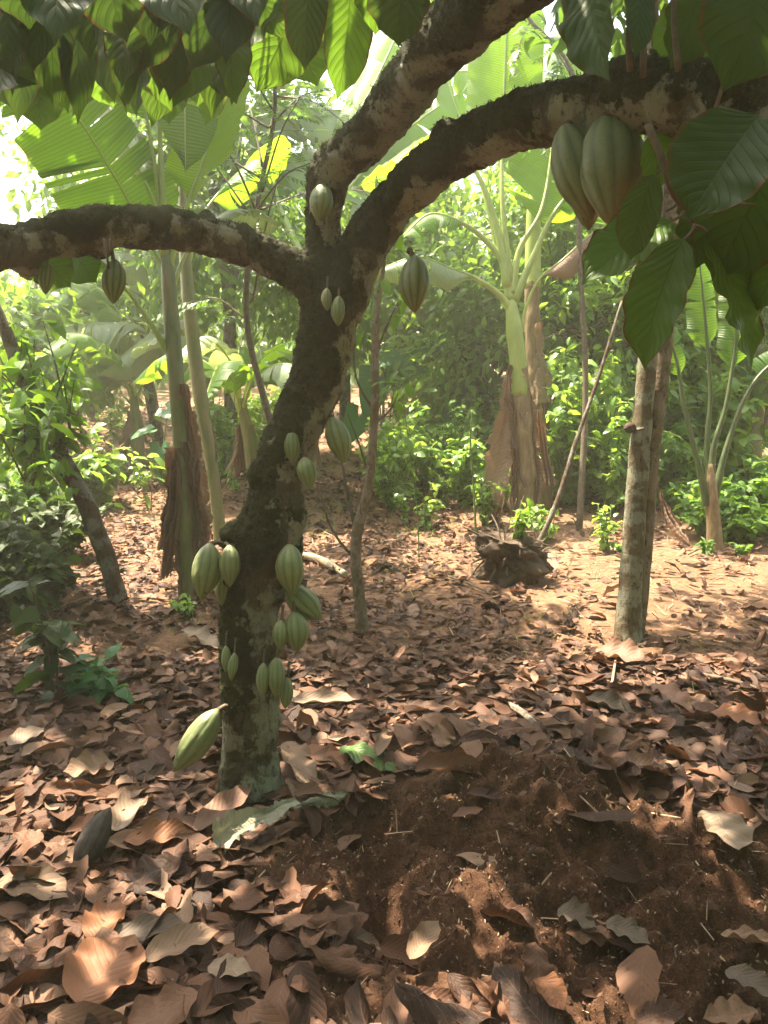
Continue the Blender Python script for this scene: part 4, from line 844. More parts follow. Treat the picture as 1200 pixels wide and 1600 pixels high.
bl = auto_banana(gp(215, 735), 'broad leaved banana plant with one dead brown leaf, farther back at the left', .95, 5, .3, 1.5, 202, dead=4, mats=('bananapale', 'banana'))
Dq = gdepth(215, 735)
for i, (L_, W_, mt, ti) in enumerate([([(212, 590), (228, 520), (170, 502), (88, 512)], 52, 'bananapale', 1), ([(214, 590), (250, 540), (270, 500), (210, 540), (150, 590)], 40, 'bananapale', .7), ([(212, 590), (180, 480), (125, 445), (45, 510)], 34, 'banana', .6), ([(212, 590), (200, 520), (160, 470), (110, 440)], 26, 'banana', 1), ([(214, 600), (235, 470), (210, 400), (130, 395)], 34, 'bananapale', 1), ([(212, 620), (190, 600), (160, 585), (120, 600)], 34, 'bananapale', .8)]):
    banana_leaf(bl, [at(x, y, Dq - .1 * j) for j, (x, y) in enumerate(L_)], pxw(W_, Dq) * 1.15, .3, aL=.9, aR=.9, tears=4, seed=210 + i, mat=mt, tint=ti, pr=.016)
bk = auto_banana(gp(478, 765), 'tall banana plant behind the cacao trunk whose leaves show above the fork', 1.9, 5, .34, 1.7, 203, dead=3, tint=(.6, 1))
Dk = gdepth(478, 765)
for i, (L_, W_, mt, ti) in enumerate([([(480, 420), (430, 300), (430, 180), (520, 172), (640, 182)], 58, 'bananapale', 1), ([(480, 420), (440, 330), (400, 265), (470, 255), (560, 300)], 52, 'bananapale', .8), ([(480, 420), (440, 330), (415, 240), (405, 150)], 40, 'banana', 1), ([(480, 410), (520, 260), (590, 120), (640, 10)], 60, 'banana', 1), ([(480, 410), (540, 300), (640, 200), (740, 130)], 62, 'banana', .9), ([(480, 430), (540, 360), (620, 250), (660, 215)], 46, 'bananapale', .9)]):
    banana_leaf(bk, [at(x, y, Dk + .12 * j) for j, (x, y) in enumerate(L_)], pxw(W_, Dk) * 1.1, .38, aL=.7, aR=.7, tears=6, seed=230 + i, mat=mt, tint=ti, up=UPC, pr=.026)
auto_banana(at(60, 640, 11) * [1, 1, 0] + [0, 0, float(ground(*at(60, 640, 11)[:2]))], 'distant banana plant at the far left behind the broad leaved one', 1.6, 8, .3, 1.6, 204, dead=2)
auto_banana(at(700, 620, 10.5) * [1, 1, 0] + [0, 0, float(ground(*at(700, 620, 10.5)[:2]))], 'distant banana plant between the cacao tree and the pale green banana stem', 1.5, 8, .28, 1.5, 205, dead=3)
auto_banana(at(1010, 620, 10) * [1, 1, 0] + [0, 0, float(ground(*at(1010, 620, 10)[:2]))], 'distant banana plant behind the pale shade tree', 1.9, 8, .3, 1.7, 206, dead=2)

# ------------------------------------------------------------------ cocoyams
def taro(base, label, leaves, seed, D):
    root = empty('cocoyam_plant', base, label, 'plant', 'cocoyam plants in the undergrowth')
    rg = np.random.default_rng(seed)
    for i, (x, y, Lp, tx, ty, ti) in enumerate(leaves):
        c = at(x, y, D + rg.normal() * .1); L = pxw(Lp, D)
        dr = nrm(CR * tx + np.array([0, -.5, 0]) + np.array([0, 0, ty])); up = nrm(np.array([0, -.55, .8]) + rg.normal(size=3) * .25)
        V, F, uv = leafgrid(L, L * .95, 14, 10, .5, .18, .05, 2, seed=seed + i, kind='heart'); Mx = frames(dr[None], up[None])[0]
        mb = MB(); mb.add(V @ Mx.T + c, F, uv, ti); lf = mb.build('leaf', M['taro'], root)
        pm = MB(); tube(pm, [base, np.array(base) * .5 + c * .5 + [0, .03, .08], c], [.014, .010, .006], 7, 14); pm.build('petiole', M['greenstem'], lf)
taro(gp(745, 735), 'large dark green cocoyam plant left of the pale green banana stem', [(740, 520, 90, -1, -.2, .4), (765, 545, 70, 1, .1, .8), (690, 540, 70, -1, -.2, .9), (745, 605, 80, -.7, -.5, .3), (730, 650, 70, -.6, -.8, .2), (760, 620, 60, .9, -.3, .9)], 1, gdepth(745, 735))
taro(gp(600, 735), 'cocoyam plant with bluish stalks right behind the thin sapling', [(600, 560, 56, 1, -.3, .9), (590, 590, 70, -.3, -1, .6), (560, 650, 56, -.4, -.8, 1), (620, 580, 50, 1, .1, .9)], 5, gdepth(600, 735))
taro(gp(250, 760), 'small cocoyam plant with round bright leaves beside the tall banana stem', [(262, 640, 44, 1, -.4, 1), (235, 672, 34, -.8, -.2, 1), (250, 700, 40, -.2, -1, .3)], 7, gdepth(250, 760))

# ------------------------------------------------------------------ undergrowth
UG = [  # px,py, h, nst, spread, leafL, per, mat, label
    (905, 790, 1.15, 10, .45, .12, 20, 'weed', 'bushy light green weed between the leaning stick and the pale tree'),
    (955, 800, .75, 12, .45, .10, 20, 'weed', 'low leafy weed at the left foot of the pale shade tree'),
    (885, 760, 1.0, 8, .3, .10, 16, 'bright', 'tall thin weed right behind the banana dead sheaths'),
    (935, 730, 1.35, 9, .4, .12, 18, 'bright', 'tall sunlit weed behind the leaning stick'),
    (1060, 745, 1.4, 12, .5, .14, 22, 'weed', 'tall leafy bush just right of the pale shade tree'),
    (1150, 720, 1.5, 12, .6, .14, 22, 'forest', 'dark leafy bush behind the young banana plant'),
    (1180, 800, .5, 9, .35, .10, 14, 'bright', 'low yellow green plant at the right edge behind the young banana'),
    (1085, 790, .6, 7, .3, .09, 12, 'weed', 'small leafy plant left of the young banana stem'),
    (650, 760, .55, 9, .4, .085, 14, 'weed', 'low weed with small leaves in the gap right of the sapling'),
    (700, 770, .7, 8, .35, .085, 12, 'bright', 'thin sunlit weed in the middle of the gap'),
    (612, 800, .45, 8, .25, .08, 14, 'weed', 'small weed at the foot of the forked sapling'),
    (690, 700, 1.0, 9, .5, .10, 16, 'weed', 'loose tall weed behind the gap in the middle'),
    (640, 690, 1.1, 9, .45, .11, 16, 'bright', 'bright loose weed behind the sapling top'),
    (780, 740, .9, 8, .3, .09, 14, 'weed', 'leafy weed touching the left side of the dead sheaths'),
    (800, 850, .3, 6, .16, .07, 10, 'weed', 'little green sprout growing on top of the stump'),
    (20, 690, 1.3, 12, .6, .15, 20, 'bright', 'bright leafy bush cut off by the left edge'),
    (330, 700, .8, 7, .35, .09, 12, 'weed', 'loose weed between the two banana stems and the cacao trunk'),
    (445, 690, .8, 7, .3, .10, 12, 'weed', 'weed seen just left of the cacao trunk at mid height'),
    (860, 700, 1.7, 10, .5, .12, 20, 'forest', 'tall dark bush behind the brown banana stem'),
    (180, 690, .6, 8, .4, .10, 12, 'weed', 'bush under the broad pale banana leaves'),
]
for i, (x, y, h, n_, sp_, ll, per, mt, lab) in enumerate(UG):
    b = gp(x, y)
    if x > 600 and 'stump' not in lab: h *= 1.4; n_ = int(n_ * 1.7); sp_ *= 1.15
    if 'stump' in lab: b = gp(798, 903) + np.array([.03, -.04, .25])
    stem_plant('weed_plant' if h < 1.2 else 'shrub', b, lab, 'plant' if h < 1.2 else 'shrub', h=h, nst=n_, spread=sp_, leafL=ll, leafW=ll * .55, per=per, mat=mt, seed=300 + i, sub=2)
# thickets: bushes too alike to tell apart one by one
rg = np.random.default_rng(321)
THK = [(17, (585, 800), (690, 800), (.4, 1.0), 'weed', 'loose light green weed in the gap between the sapling and the dead banana leaf', 'weeds in the middle gap', .10),
       (22, (865, 1200), (690, 790), (.7, 1.5), 'weed', 'sunlit bush of the thicket behind the stick and the pale tree', 'thicket bushes at the right', .13),
       (8, (1010, 1220), (800, 850), (.25, .5), 'bright', 'low leafy plant at the foot of the right thicket', 'low plants at the right', .10),
       (11, (-60, 95), (665, 760), (.9, 1.5), 'forest', 'dark leafy bush of the dense thicket at the left', 'thicket bushes at the left', .15),
       (7, (-40, 150), (790, 880), (.6, .95), 'forest', 'shaded bush around the dark leaning trunk', 'bushes by the leaning trunk', .14),
       (7, (-60, 110), (870, 1000), (.35, .65), 'darkleaf', 'low dark leaved bush in the shade at the far left', 'shaded low bushes at the far left', .12),  # dark leaf material carries the shade on these bushes
       (26, (590, 1210), (775, 870), (.12, .42), 'weed', 'small green sprout on the open ground of the right half', 'sprouts on the open ground', .07),
       (12, (180, 480), (730, 850), (.12, .35), 'weed', 'small green sprout on the open ground left of the cacao trunk', 'sprouts left of the trunk', .07),
       (7, (330, 480), (690, 770), (.6, 1.1), 'weed', 'weed between the left banana stems and the cacao trunk', 'weeds left of the cacao trunk', .11)]
for (n_t, xr, yr, hr, mt, lab, grp, ll) in THK:
    protos = []
    for q in range(n_t):
        b = gp(rg.uniform(*xr), rg.uniform(*yr))
        sp_ = 'sprout' in lab
        if q < 4:
            o = stem_plant('sprout' if sp_ else 'bush', b, lab, 'sprout' if sp_ else 'bush', grp, h=rg.uniform(*hr), nst=5 if sp_ else 15, spread=.14 if sp_ else .42, leafL=ll, leafW=ll * .55, per=6 if sp_ else 18, mat=mt, seed=900 + q + int(xr[0]), sub=2, kind=['ovate', 'cacao'][q % 2]); protos.append(o)
        else:
            src = protos[q % len(protos)]; o = src.copy(); COL.objects.link(o)
            for ch in src.children:
                c_ = ch.copy(); COL.objects.link(c_); c_.parent = o
            o.location = [float(v) for v in b]; k_ = rg.uniform(.75, 1.2); o.scale = (k_, k_, k_); o.rotation_euler = (0, 0, rg.uniform(0, 6.28))
# thin straight stems and vines
for i, (pl_, r, lab) in enumerate([([(335, 720), (345, 600), (352, 480), (362, 330), (380, 250)], .005, 'thin straight dark stem between the banana stems and the trunk'),
                               ([(325, 800), (362, 740), (366, 640), (372, 560), (395, 480)], .006, 'thin reddish stem in front of the dead banana leaves behind the trunk'),
                               ([(745, 860), (740, 760), (735, 690), (738, 640)], .010, 'pale upright stalk left of the dead banana leaf'),
                               ([(655, 880), (652, 800), (640, 700), (625, 600)], .005, 'thin upright stem in the middle gap'),
                               ([(600, 710), (598, 640), (600, 560), (604, 500)], .012, 'bluish green upright stalk behind the sapling')]):
    D_ = gdepth(*pl_[0]) if pl_[0][1] > 650 else 5; mb = MB(); b = gp(*pl_[0]); D_ = to_px(b)[2]
    tube(mb, [b - [0, 0, .02]] + [at(x, y, D_) for x, y in pl_[1:]], np.linspace(r, r * .5, len(pl_)), 7, 24)
    tag(mb.build('thin_stem', M['twig' if i in (0, 1) else 'greenstem'], origin=b), lab, 'stem')

# ------------------------------------------------------------------ tree with feathery compound leaves, hanging over the left limb
def pinnate_template(npair=6, seed=0):
    mb = MB(); rg = np.random.default_rng(seed); T = leafgrid(.2, .085, 4, 2, .3, .15, 0, 1, kind='ovate')
    B, D = [], []
    for k in range(npair):
        y = .22 + .74 * k / npair
        for s in (-1, 1): B.append([0, y, -.12 * y * y]); D.append([s * .85, .55, -.12])
    B.append([0, .97, -.12]); D.append([0, 1, -.2]); B = np.array(B); D = nrm(np.array(D) + rg.normal(size=(len(D), 3)) * .08)
    scatter(mb, T, B, D, np.tile([0, 0, 1.0], (len(B), 1)), rg.uniform(.85, 1.1, len(B)), .5)
    tube(mb, [[0, 0, 0], [0, .5, -.03], [0, .98, -.12]], [.007, .005, .003], 4, 5)
    return np.concatenate(mb.V), np.concatenate(mb.F), np.concatenate(mb.U)
PT = pinnate_template()
def pinnate_tree(base, label, branches, seed, per=9, L=.32, group=None, trunk=None, D=None):
    rg = np.random.default_rng(seed); root = empty('compound_leaf_tree', base, label, 'tree', group)
    bmh, fm = MB(), MB()
    tube(bmh, trunk, np.linspace(.03, .012, len(trunk)), 8, 30, rough=.1, seed=seed)
    for bp in branches:
        P = tube(bmh, bp, np.linspace(.009, .003, len(bp)), 5, 16)
        B, Dd = [], []
        for k in range(per):
            i = int(2 + 13 * (k + .5) / per); t = nrm(P[min(i + 1, 15)] - P[i - 1]); s = nrm(np.cross(t, [0, 0, 1.0])) * (1 if k % 2 else -1)
            B.append(P[i]); Dd.append(nrm(t * .6 + s * .9 + rg.normal(size=3) * .3 + [0, 0, -.15]))
        scatter(fm, PT, np.array(B), np.array(Dd), nrm(rg.normal(size=(per, 3)) * .25 + [0, -.2, 1]), L * rg.uniform(.7, 1.2, per), rg.uniform(0, 1, per))
    bmh.build('trunk', M['twig'], root); fm.build('crown', M['pinnate'], root)
pb = gp(425, 800); dP = to_px(pb)[2] - 1.6; pb = gp(440, 880); dP = to_px(pb)[2]
rg = np.random.default_rng(8)
tk = [pb - [0, 0, .05], at(430, 700, dP), at(385, 500, dP), at(400, 330, dP), at(430, 150, dP), at(400, -80, dP)]
br = []
for (x0, y0, x1, y1) in [(395, 470, 440, 260), (400, 330, 330, 210), (410, 300, 470, 150), (390, 400, 300, 330), (400, 330, 500, 250), (420, 200, 520, 140), (425, 170, 340, 80), (400, 350, 270, 200), (385, 480, 480, 400), (400, 360, 450, 420), (420, 200, 250, 140), (430, 150, 560, 210), (385, 500, 300, 470), (410, 260, 380, 140), (410, 100, 470, 60), (400, 330, 590, 300), (395, 420, 210, 290), (410, 280, 130, 150)]:
    a, e = at(x0, y0, dP), at(x1, y1, dP + rg.normal() * .35); br.append([a, a * .5 + e * .5 + [0, 0, .08], e])
pinnate_tree(pb, 'slender tree with small feathery compound leaves above the left limb', br, 5, trunk=tk, per=9, L=.30)
pb2 = gp(905, 830); dP2 = to_px(pb2)[2] + .2
tk = [pb2 - [0, 0, .05], at(915, 600, dP2), at(905, 380, dP2), at(900, 130, dP2), at(820, 20, dP2), at(800, -60, dP2)]
br = []
for (x0, y0, x1, y1) in [(900, 130, 830, 40), (895, 150, 850, 210), (870, 70, 870, 150), (900, 200, 890, 110), (860, 50, 900, -20), (830, 30, 800, 110), (900, 180, 935, 60)]:
    a, e = at(x0, y0, dP2), at(x1, y1, dP2 + rg.normal() * .2); br.append([a, a * .5 + e * .5 + [0, 0, .05], e])
pinnate_tree(pb2, 'slim stem with compound leaves rising beside the upright glowing banana leaf', br, 6, trunk=tk, per=7, L=.30)

# ------------------------------------------------------------------ trees behind
def gxy(px, d):
    x = (px - 600) / FPX * d; return np.array([x, d, float(ground(x, d))])
FT = [  # px, dist, h, rx, rz, n, label, mat, leaf
    (360, 9.5, 5.2, 1.15, 1.9, 4400, 'leafy tree filling the gap above the left limb behind the feathery leaves', 'forest', .17),
    (540, 10.5, 4.2, 1.4, 1.5, 4200, 'tree behind the fork of the cacao tree', 'forest', .17),
    (250, 11, 5.6, 1.8, 2.0, 5000, 'tree behind the tall banana plant at upper left', 'forest', .18),
    (700, 11.5, 4.0, 1.6, 1.5, 3000, 'tree seen under the right limb', 'forest', .19),
    (850, 9.5, 3.4, 1.5, 1.3, 5200, 'dense dark tree behind the pale green banana stem', 'forest', .16),
    (1000, 10, 4.2, 1.7, 1.6, 5200, 'dense tree behind the pale shade tree', 'forest', .18),
    (1170, 9, 4.6, 1.7, 1.9, 5200, 'tree behind the right edge bushes', 'forest', .18),
    (60, 10, 2.5, 1.6, .9, 3200, 'low spreading tree behind the bright bush at the left', 'weed', .17),
    (-120, 9, 2.4, 1.5, .9, 2400, 'tree cut off by the left edge of the view', 'forest', .18),
    (150, 14, 3.0, 2.0, 1.0, 2800, 'pale sunlit tree far back at the left', 'weed', .22),
    (330, 15, 6.0, 2.3, 2.2, 4200, 'taller tree far back behind the left banana plants', 'weed', .22),
    (620, 15, 4.6, 2.2, 1.7, 4200, 'far tree in the middle of the view', 'weed', .22),
    (880, 15, 6.6, 1.7, 2.0, 4200, 'tall far tree whose top shows beside the bright banana leaf', 'forest', .22),
    (1080, 15, 6.8, 2.0, 2.2, 4200, 'tall far tree behind the near leaves at upper right', 'forest', .22),
    (760, 9.5, 1.9, 1.1, .7, 2200, 'low tree just behind the cocoyam leaves', 'weed', .15),
    (940, 8.4, 2.4, .9, .8, 2200, 'young tree behind the weeds at the leaning stick', 'weed', .14),
]
for i, (px, d, h, rx, rz, n_, lab, mt, lf) in enumerate(FT):
    forest_tree(gxy(px, d), h, (rx, rx * .8, rz), n_, lab, 'trees closing off the plantation', 400 + i, mat=mt, leaf=lf, crownz=.62)
# woodland farther than single trees can be told apart
rg = np.random.default_rng(55); fm = MB(); n = 34000
an = rg.uniform(-math.pi, math.pi, n); fr = sstep(.75, 1.1, np.abs(an)); rr_ = (19 + 7 * rg.uniform(size=n)) * (1 - fr) + fr * rg.uniform(7, 12, n)
x = np.sin(an) * rr_; y = np.cos(an) * rr_; hgt = (2.9 + 2.6 * fr) + 1.2 * fbm(x * .25, y * .25, 0, 61, 3); z = ground(x, y) + rg.uniform(0, 1, n) ** .8 * hgt
scatter(fm, leafgrid(1, .5, 2, 2, .5, .2, 0, 1, kind='ovate'), np.stack([x, y, z], -1), nrm(rg.normal(size=(n, 3)) + [0, -.4, -.4]), nrm(rg.normal(size=(n, 3)) * .5 + [0, 0, 1]), rg.uniform(.35, .75, n), rg.uniform(0, 1, n))
tag(fm.build('woods', M['forest']), 'far green woodland behind the plantation trees', kind='stuff')

# ------------------------------------------------------------------ leaf litter
TEMPL = []
for i in range(18):
    rg = np.random.default_rng(500 + i)
    V, F, uv = leafgrid(1, rg.uniform(.34, .52), 28, 10, rg.uniform(-.5, 1.0), rg.uniform(-.2, .35), rg.uniform(.08, .30), rg.uniform(2, 4), curl=rg.choice([-.3, 0, .3, .6, 1.0, 1.6]), seed=i, twist=rg.uniform(-.5, .5), rag=rg.choice([.03, .06, .16]))
    V[:, 2] += .05 * fbm(V[:, 0] * 2.4 + i * 3, V[:, 1] * 2.4, 0, i + 50)
    V[:, 2] += .035 * fbm(V[:, 0] * 5 + i, V[:, 1] * 5, 0, i); V[:, 1] -= .5; V[:, 2] -= V[:, 2].mean()
    TEMPL.append((V, F, uv))
LOW = []
for i in range(14):
    rg = np.random.default_rng(600 + i)
    V, F, uv = leafgrid(1, rg.uniform(.34, .55), 10, 4, rg.uniform(-.5, 1.1), rg.uniform(-.2, .4), rg.uniform(.06, .2), rg.uniform(1, 2.5), curl=rg.choice([-.3, 0, .1, .3, .8]), seed=i, twist=rg.uniform(-.6, .6), rag=rg.choice([.03, .08, .2]))
    V[:, 2] += .06 * fbm(V[:, 0] * 4 + i * 3, V[:, 1] * 3, 0, i + 50)
    V[:, 1] -= .5; V[:, 2] -= V[:, 2].mean(); LOW.append((V, F, uv))
def litter(n, xr, yr, seed, L=(.07, .21), dens=None, zoff=(0, .02)):
    rg = np.random.default_rng(seed); x = rg.uniform(xr[0], xr[1], n) * 1.0; y = yr[0] + (yr[1] - yr[0]) * rg.uniform(size=n)
    sm_ = soilmask(x, y); k = rg.uniform(size=n) > np.minimum(sm_ * 1.25, .985)
    cl = fbm(x * 1.3, y * 1.3, 0, 71, 3); bare = sstep(.0, 1.6, x) * sstep(3.0, 4.0, y) * .72
    k &= rg.uniform(size=n) > bare; k &= cl > -.42
    x, y = x[k], y[k]; m = len(x); l = rg.uniform(L[0], L[1], m) * (1 - .35 * sstep(2.5, 4, y))
    z = ground(x, y) + rg.uniform(zoff[0], zoff[1], m) + .012
    D = rg.normal(size=(m, 3)) * [1, 1, .14]; U = rg.normal(size=(m, 3)) * .17 + [0, 0, 1]; P = np.stack([x, y, z], -1); tt = rg.uniform(0, 1, m)
    mb = MB(); g = rg.integers(0, len(LOW), m)
    for q in range(len(LOW)):
        s = g == q; scatter(mb, LOW[q], P[s], nrm(D[s]), nrm(U[s]), l[s], tt[s])
    return mb
a = litter(14000, (-2.0, 1.9), (1.1, 4.0), 9, (.015, .055), zoff=(0, .02)); tag(a.build('leaf_fragments', M['dry']), 'torn small fragments among the dead leaves', kind='stuff')
a = litter(5600, (-2.0, 1.9), (1.1, 3.6), 1, (.08, .22)); tag(a.build('leaf_litter', M['dry']), 'thick layer of small broken brown leaves covering the near ground', kind='stuff')
a = litter(17000, (-4.8, 4.8), (3.4, 9), 2, (.05, .18)); tag(a.build('leaf_litter', M['dry']), 'sunlit pinkish brown leaf litter between the plants', kind='stuff')
a = litter(6500, (-9, 9), (8.3, 17), 3, (.12, .26)); tag(a.build('leaf_litter', M['dry']), 'distant leaf litter on the rising ground', kind='stuff')

# the single leaves that show largest
PROT = []
for i, T in enumerate(TEMPL):
    mb = MB(); mb.add(T[0], T[1], T[2], 0.0); o = mb.build('fallen_leaf', M['dry']); PROT.append(o.data); bpy.data.objects.remove(o)
rg = np.random.default_rng(90)
def region(px, py, y):
    if y > 3.3: return ('small dry leaf on the ground far behind the cacao trunk', 'fallen leaves far behind the cacao trunk') if px < 700 else ('small dry leaf on the brighter ground near the stump and pale tree', 'fallen leaves near the stump and pale tree')
    if py < 1240:
        return ('brown curled leaf in the litter beside the left of the cacao trunk', 'fallen leaves beside the left of the trunk') if px < 390 else ('brown curled leaf in the litter behind the dug soil', 'fallen leaves behind the dug soil')
    if px < 520: return ('large brown leaf in the pile filling the lower left foreground', 'fallen leaves in the lower left foreground')
    return ('stray brown leaf lying on the dark dug soil', 'stray leaves on the dug soil')
KEEP = [(1133, 1327), (577, 1207), (170, 1550), (167, 1466), (232, 1484), (285, 1505), (351, 1290), (209, 1285), (468, 1215), (508, 1115), (150, 1345), (400, 1325), (361, 1544), (662, 1502), (45, 1170), (605, 1180)]
cnt = 0; tries = 0
while cnt < 262 and tries < 5000:
    tries += 1
    px = rg.uniform(-30, 1230); py = 860 + 780 * rg.uniform() ** .8
    p = gp(px, py); sm_ = float(soilmask(p[0], p[1]))
    if rg.uniform() < sm_ * .985: continue
    if min((px - a_) ** 2 + (py - b_) ** 2 for a_, b_ in KEEP) < 85 ** 2: continue
    if px > 600 and py < 960 and rg.uniform() < .6: continue
    lab, grp = region(px, py, p[1])
    o = bpy.data.objects.new('fallen_leaf', PROT[rg.integers(0, len(PROT))]); COL.objects.link(o)
    l = rg.uniform(.12, .25) * (.7 if p[1] > 3 else 1)
    o.location = (p[0], p[1], p[2] + .026 + rg.uniform(0, .022)); o.scale = (l, l, l)
    o.rotation_euler = (rg.normal() * .18, rg.normal() * .25 + (math.pi if rg.uniform() < .35 else 0), rg.uniform(0, 6.28))
    tag(o, lab, 'fallen leaf', grp); cnt += 1
def dmat(name, c0, c1): return leafmat(name, G(c0, c1), (1, .8, .5), .14, rough=.6, vs=.4, spec=.25)
LM = {'pale': dmat('pale_dead_leaf', (.20, .14, .10), (.32, .235, .17)), 'rust': dmat('rusty_dead_leaf', (.17, .075, .04), (.30, .135, .07)), 'tan': dmat('tan_dead_leaf', (.16, .10, .065), (.26, .17, .115)), 'grey': dmat('grey_dead_leaf', (.09, .065, .05), (.16, .12, .09)), 'pink': dmat('pinkish_dead_leaf', (.17, .09, .06), (.26, .145, .10)), 'green': M['fallengreen']}
SP = [((1112, 1290), (1150, 1362), 74, 'pale', .3, 'broad pale tan leaf lying flat alone at the right of the dug soil'),
      ((532, 1196), (622, 1218), 44, 'green', .1, 'only green fallen leaf, flat on the litter right of the trunk base'),
      ((120, 1600), (215, 1500), 120, 'rust', .4, 'big rusty orange leaf at the bottom left'),
      ((145, 1500), (190, 1432), 62, 'rust', .6, 'arched rusty leaf standing up above the big rusty one'),
      ((165, 1498), (300, 1470), 46, 'grey', .5, 'long greyish leaf lying across the rusty leaves'),
      ((225, 1530), (345, 1480), 56, 'tan', .6, 'long tan leaf right of the rusty leaves'),
      ((304, 1322), (398, 1258), 46, 'pink', .4, 'pinkish sunlit leaf lying right in front of the trunk'),
      ((182, 1325), (236, 1245), 52, 'pale', .9, 'pale curled leaf with a raised edge in the sunny patch at left'),
      ((448, 1178), (488, 1252), 46, 'tan', .6, 'tan leaf leaning against the right side of the trunk base'),
      ((470, 1190), (548, 1216), 42, 'rust', .4, 'orange brown leaf between the trunk base and the green leaf'),
      ((455, 1112), (560, 1118), 38, 'pale', .7, 'pale curled leaf catching the sun right of the lower trunk'),
      ((326, 1540), (396, 1548), 40, 'pale', .3, 'small pale leaf near the bottom left centre'),
      ((640, 1535), (685, 1470), 42, 'tan', .9, 'crumpled tan leaf on the near dug soil'),
      ((945, 1470), (1015, 1512), 46, 'grey', .5, 'greyish leaf at the lower right on the dug soil'),
      ((15, 1185), (72, 1152), 34, 'pale', .3, 'light leaf lying alone in the shade at the left edge'),
      ((975, 1210), (1050, 1240), 48, 'pink', .8, 'pinkish curled leaf right behind the dug soil'),
      ((1020, 1090), (1080, 1130), 44, 'pink', .5, 'pinkish leaf in the litter under the pale tree'),
      ((915, 1110), (990, 1128), 42, 'grey', .9, 'arched brown leaf in the litter left of the pinkish one'),
      ((590, 1215), (622, 1148), 30, 'tan', 1.2, 'folded tan leaf standing on the green fallen leaf'),
      ((1130, 1545), (1210, 1590), 46, 'grey', .6, 'dark grey leaf at the bottom right corner'),
      ((545, 1490), (600, 1515), 30, 'tan', .7, 'small ragged tan leaf near the bottom centre'),
      ((0, 1400), (110, 1430), 70, 'tan', .6, 'wide tan leaf at the left edge below the sunny patch'),
      ((870, 1450), (930, 1490), 50, 'grey', .9, 'dark curled leaf at the near edge of the dug soil'),
      ((840, 1560), (880, 1620), 50, 'rust', .9, 'rusty curled leaf at the bottom right of centre'),
      ((180, 1215), (100, 1235), 56, 'tan', .7, 'long sunlit leaf at the top of the sunny patch at left'),
      ((195, 1340), (310, 1320), 46, 'rust', .8, 'reddish rolled leaf below the pale curled leaf'),
      ((930, 1030), (1010, 1050), 54, 'pink', .7, 'large brown leaf behind the arched one near the pale tree'),
      ((1110, 1130), (1190, 1150), 46, 'rust', .7, 'rusty leaf at the right edge beside the lying stick'),
      ((840, 880), (870, 900), 26, 'tan', .8, 'tan leaf just right of the stump'),
      ((285, 1000), (345, 1022), 36, 'pale', .6, 'pale yellow leaf in the sun left of the trunk, above the tiny pods')]
for i, (b, t, wpx, mt, cu, lab) in enumerate(SP):
    A, B_ = gp(*b) + [0, 0, .05], gp(*t) + [0, 0, .055]; c = (A + B_) / 2; d = to_px(c)[2]; L = np.linalg.norm(B_ - A)
    rg = np.random.default_rng(700 + i)
    V, F, uv = leafgrid(L, pxw(wpx, d) * 1.08, 22, 12, -.3 + .9 * rg.uniform(), .05, rg.uniform(.1, .24), 3, curl=cu * 1.2, seed=i, twist=rg.uniform(-.3, .3), rag=.04)
    V[:, 2] += .006 * fbm(V[:, 0] * 30 + i, V[:, 1] * 30, 0, i)
    Mx = frames((B_ - A)[None], nrm(np.array([[0, -.15, 1.0]])))[0]; Wv = V @ Mx.T + A
    gz = ground(Wv[:, 0], Wv[:, 1]) + .018; lift = np.minimum((Wv[:, 2] - gz).min(), 0); Wv[:, 2] -= lift * .8
    mb = MB(); mb.add(Wv, F, uv, .6)
    tag(mb.build('fallen_leaf', LM[mt], origin=A), lab, 'fallen leaf')

# old pod, dead banana scrap
V, F, uv, tt = pod_mesh(.20, .085, 77); c = gp(150, 1345) + [0, 0, .075]
Mx = frames(nrm(np.array([[.25, .8, .45]])), np.array([[0, 0, 1.0]]))[0]
mb = MB(); mb.add((V + [0, 0, .1]) @ np.stack([Mx[:, 0], Mx[:, 2], -Mx[:, 1]], -1).T + c, F, uv, .4)
tag(mb.build('rotten_pod', M['rotten'], origin=c), 'black rotten cacao pod half buried in the leaves at lower left', 'cacao pod')
sc = empty('banana_scrap', gp(400, 1330), 'crumpled grey green scrap of dead banana leaf in front of the trunk', 'banana scrap')
hd = leafmat('scrap_leaf', G((.20, .20, .14), (.36, .34, .26)), (1, 1, .8), .1, rough=.7, vein='banana')
M['scrap'] = hd
dry_sheet(sc, gp(468, 1300) + [0, 0, .085], gp(338, 1345) + [0, 0, .07], .085, 91, side=(0, .8, .6), mat='scrap', prof='skirt', name='blade', pleat=1.3, tint=.8, bow=.02)
dry_sheet(sc, gp(470, 1290) + [0, 0, .07], gp(545, 1262) + [0, 0, .05], .05, 92, side=(0, .9, .4), mat='scrap', prof='tear', name='stalk', pleat=1.6, tint=.1, bow=.01)
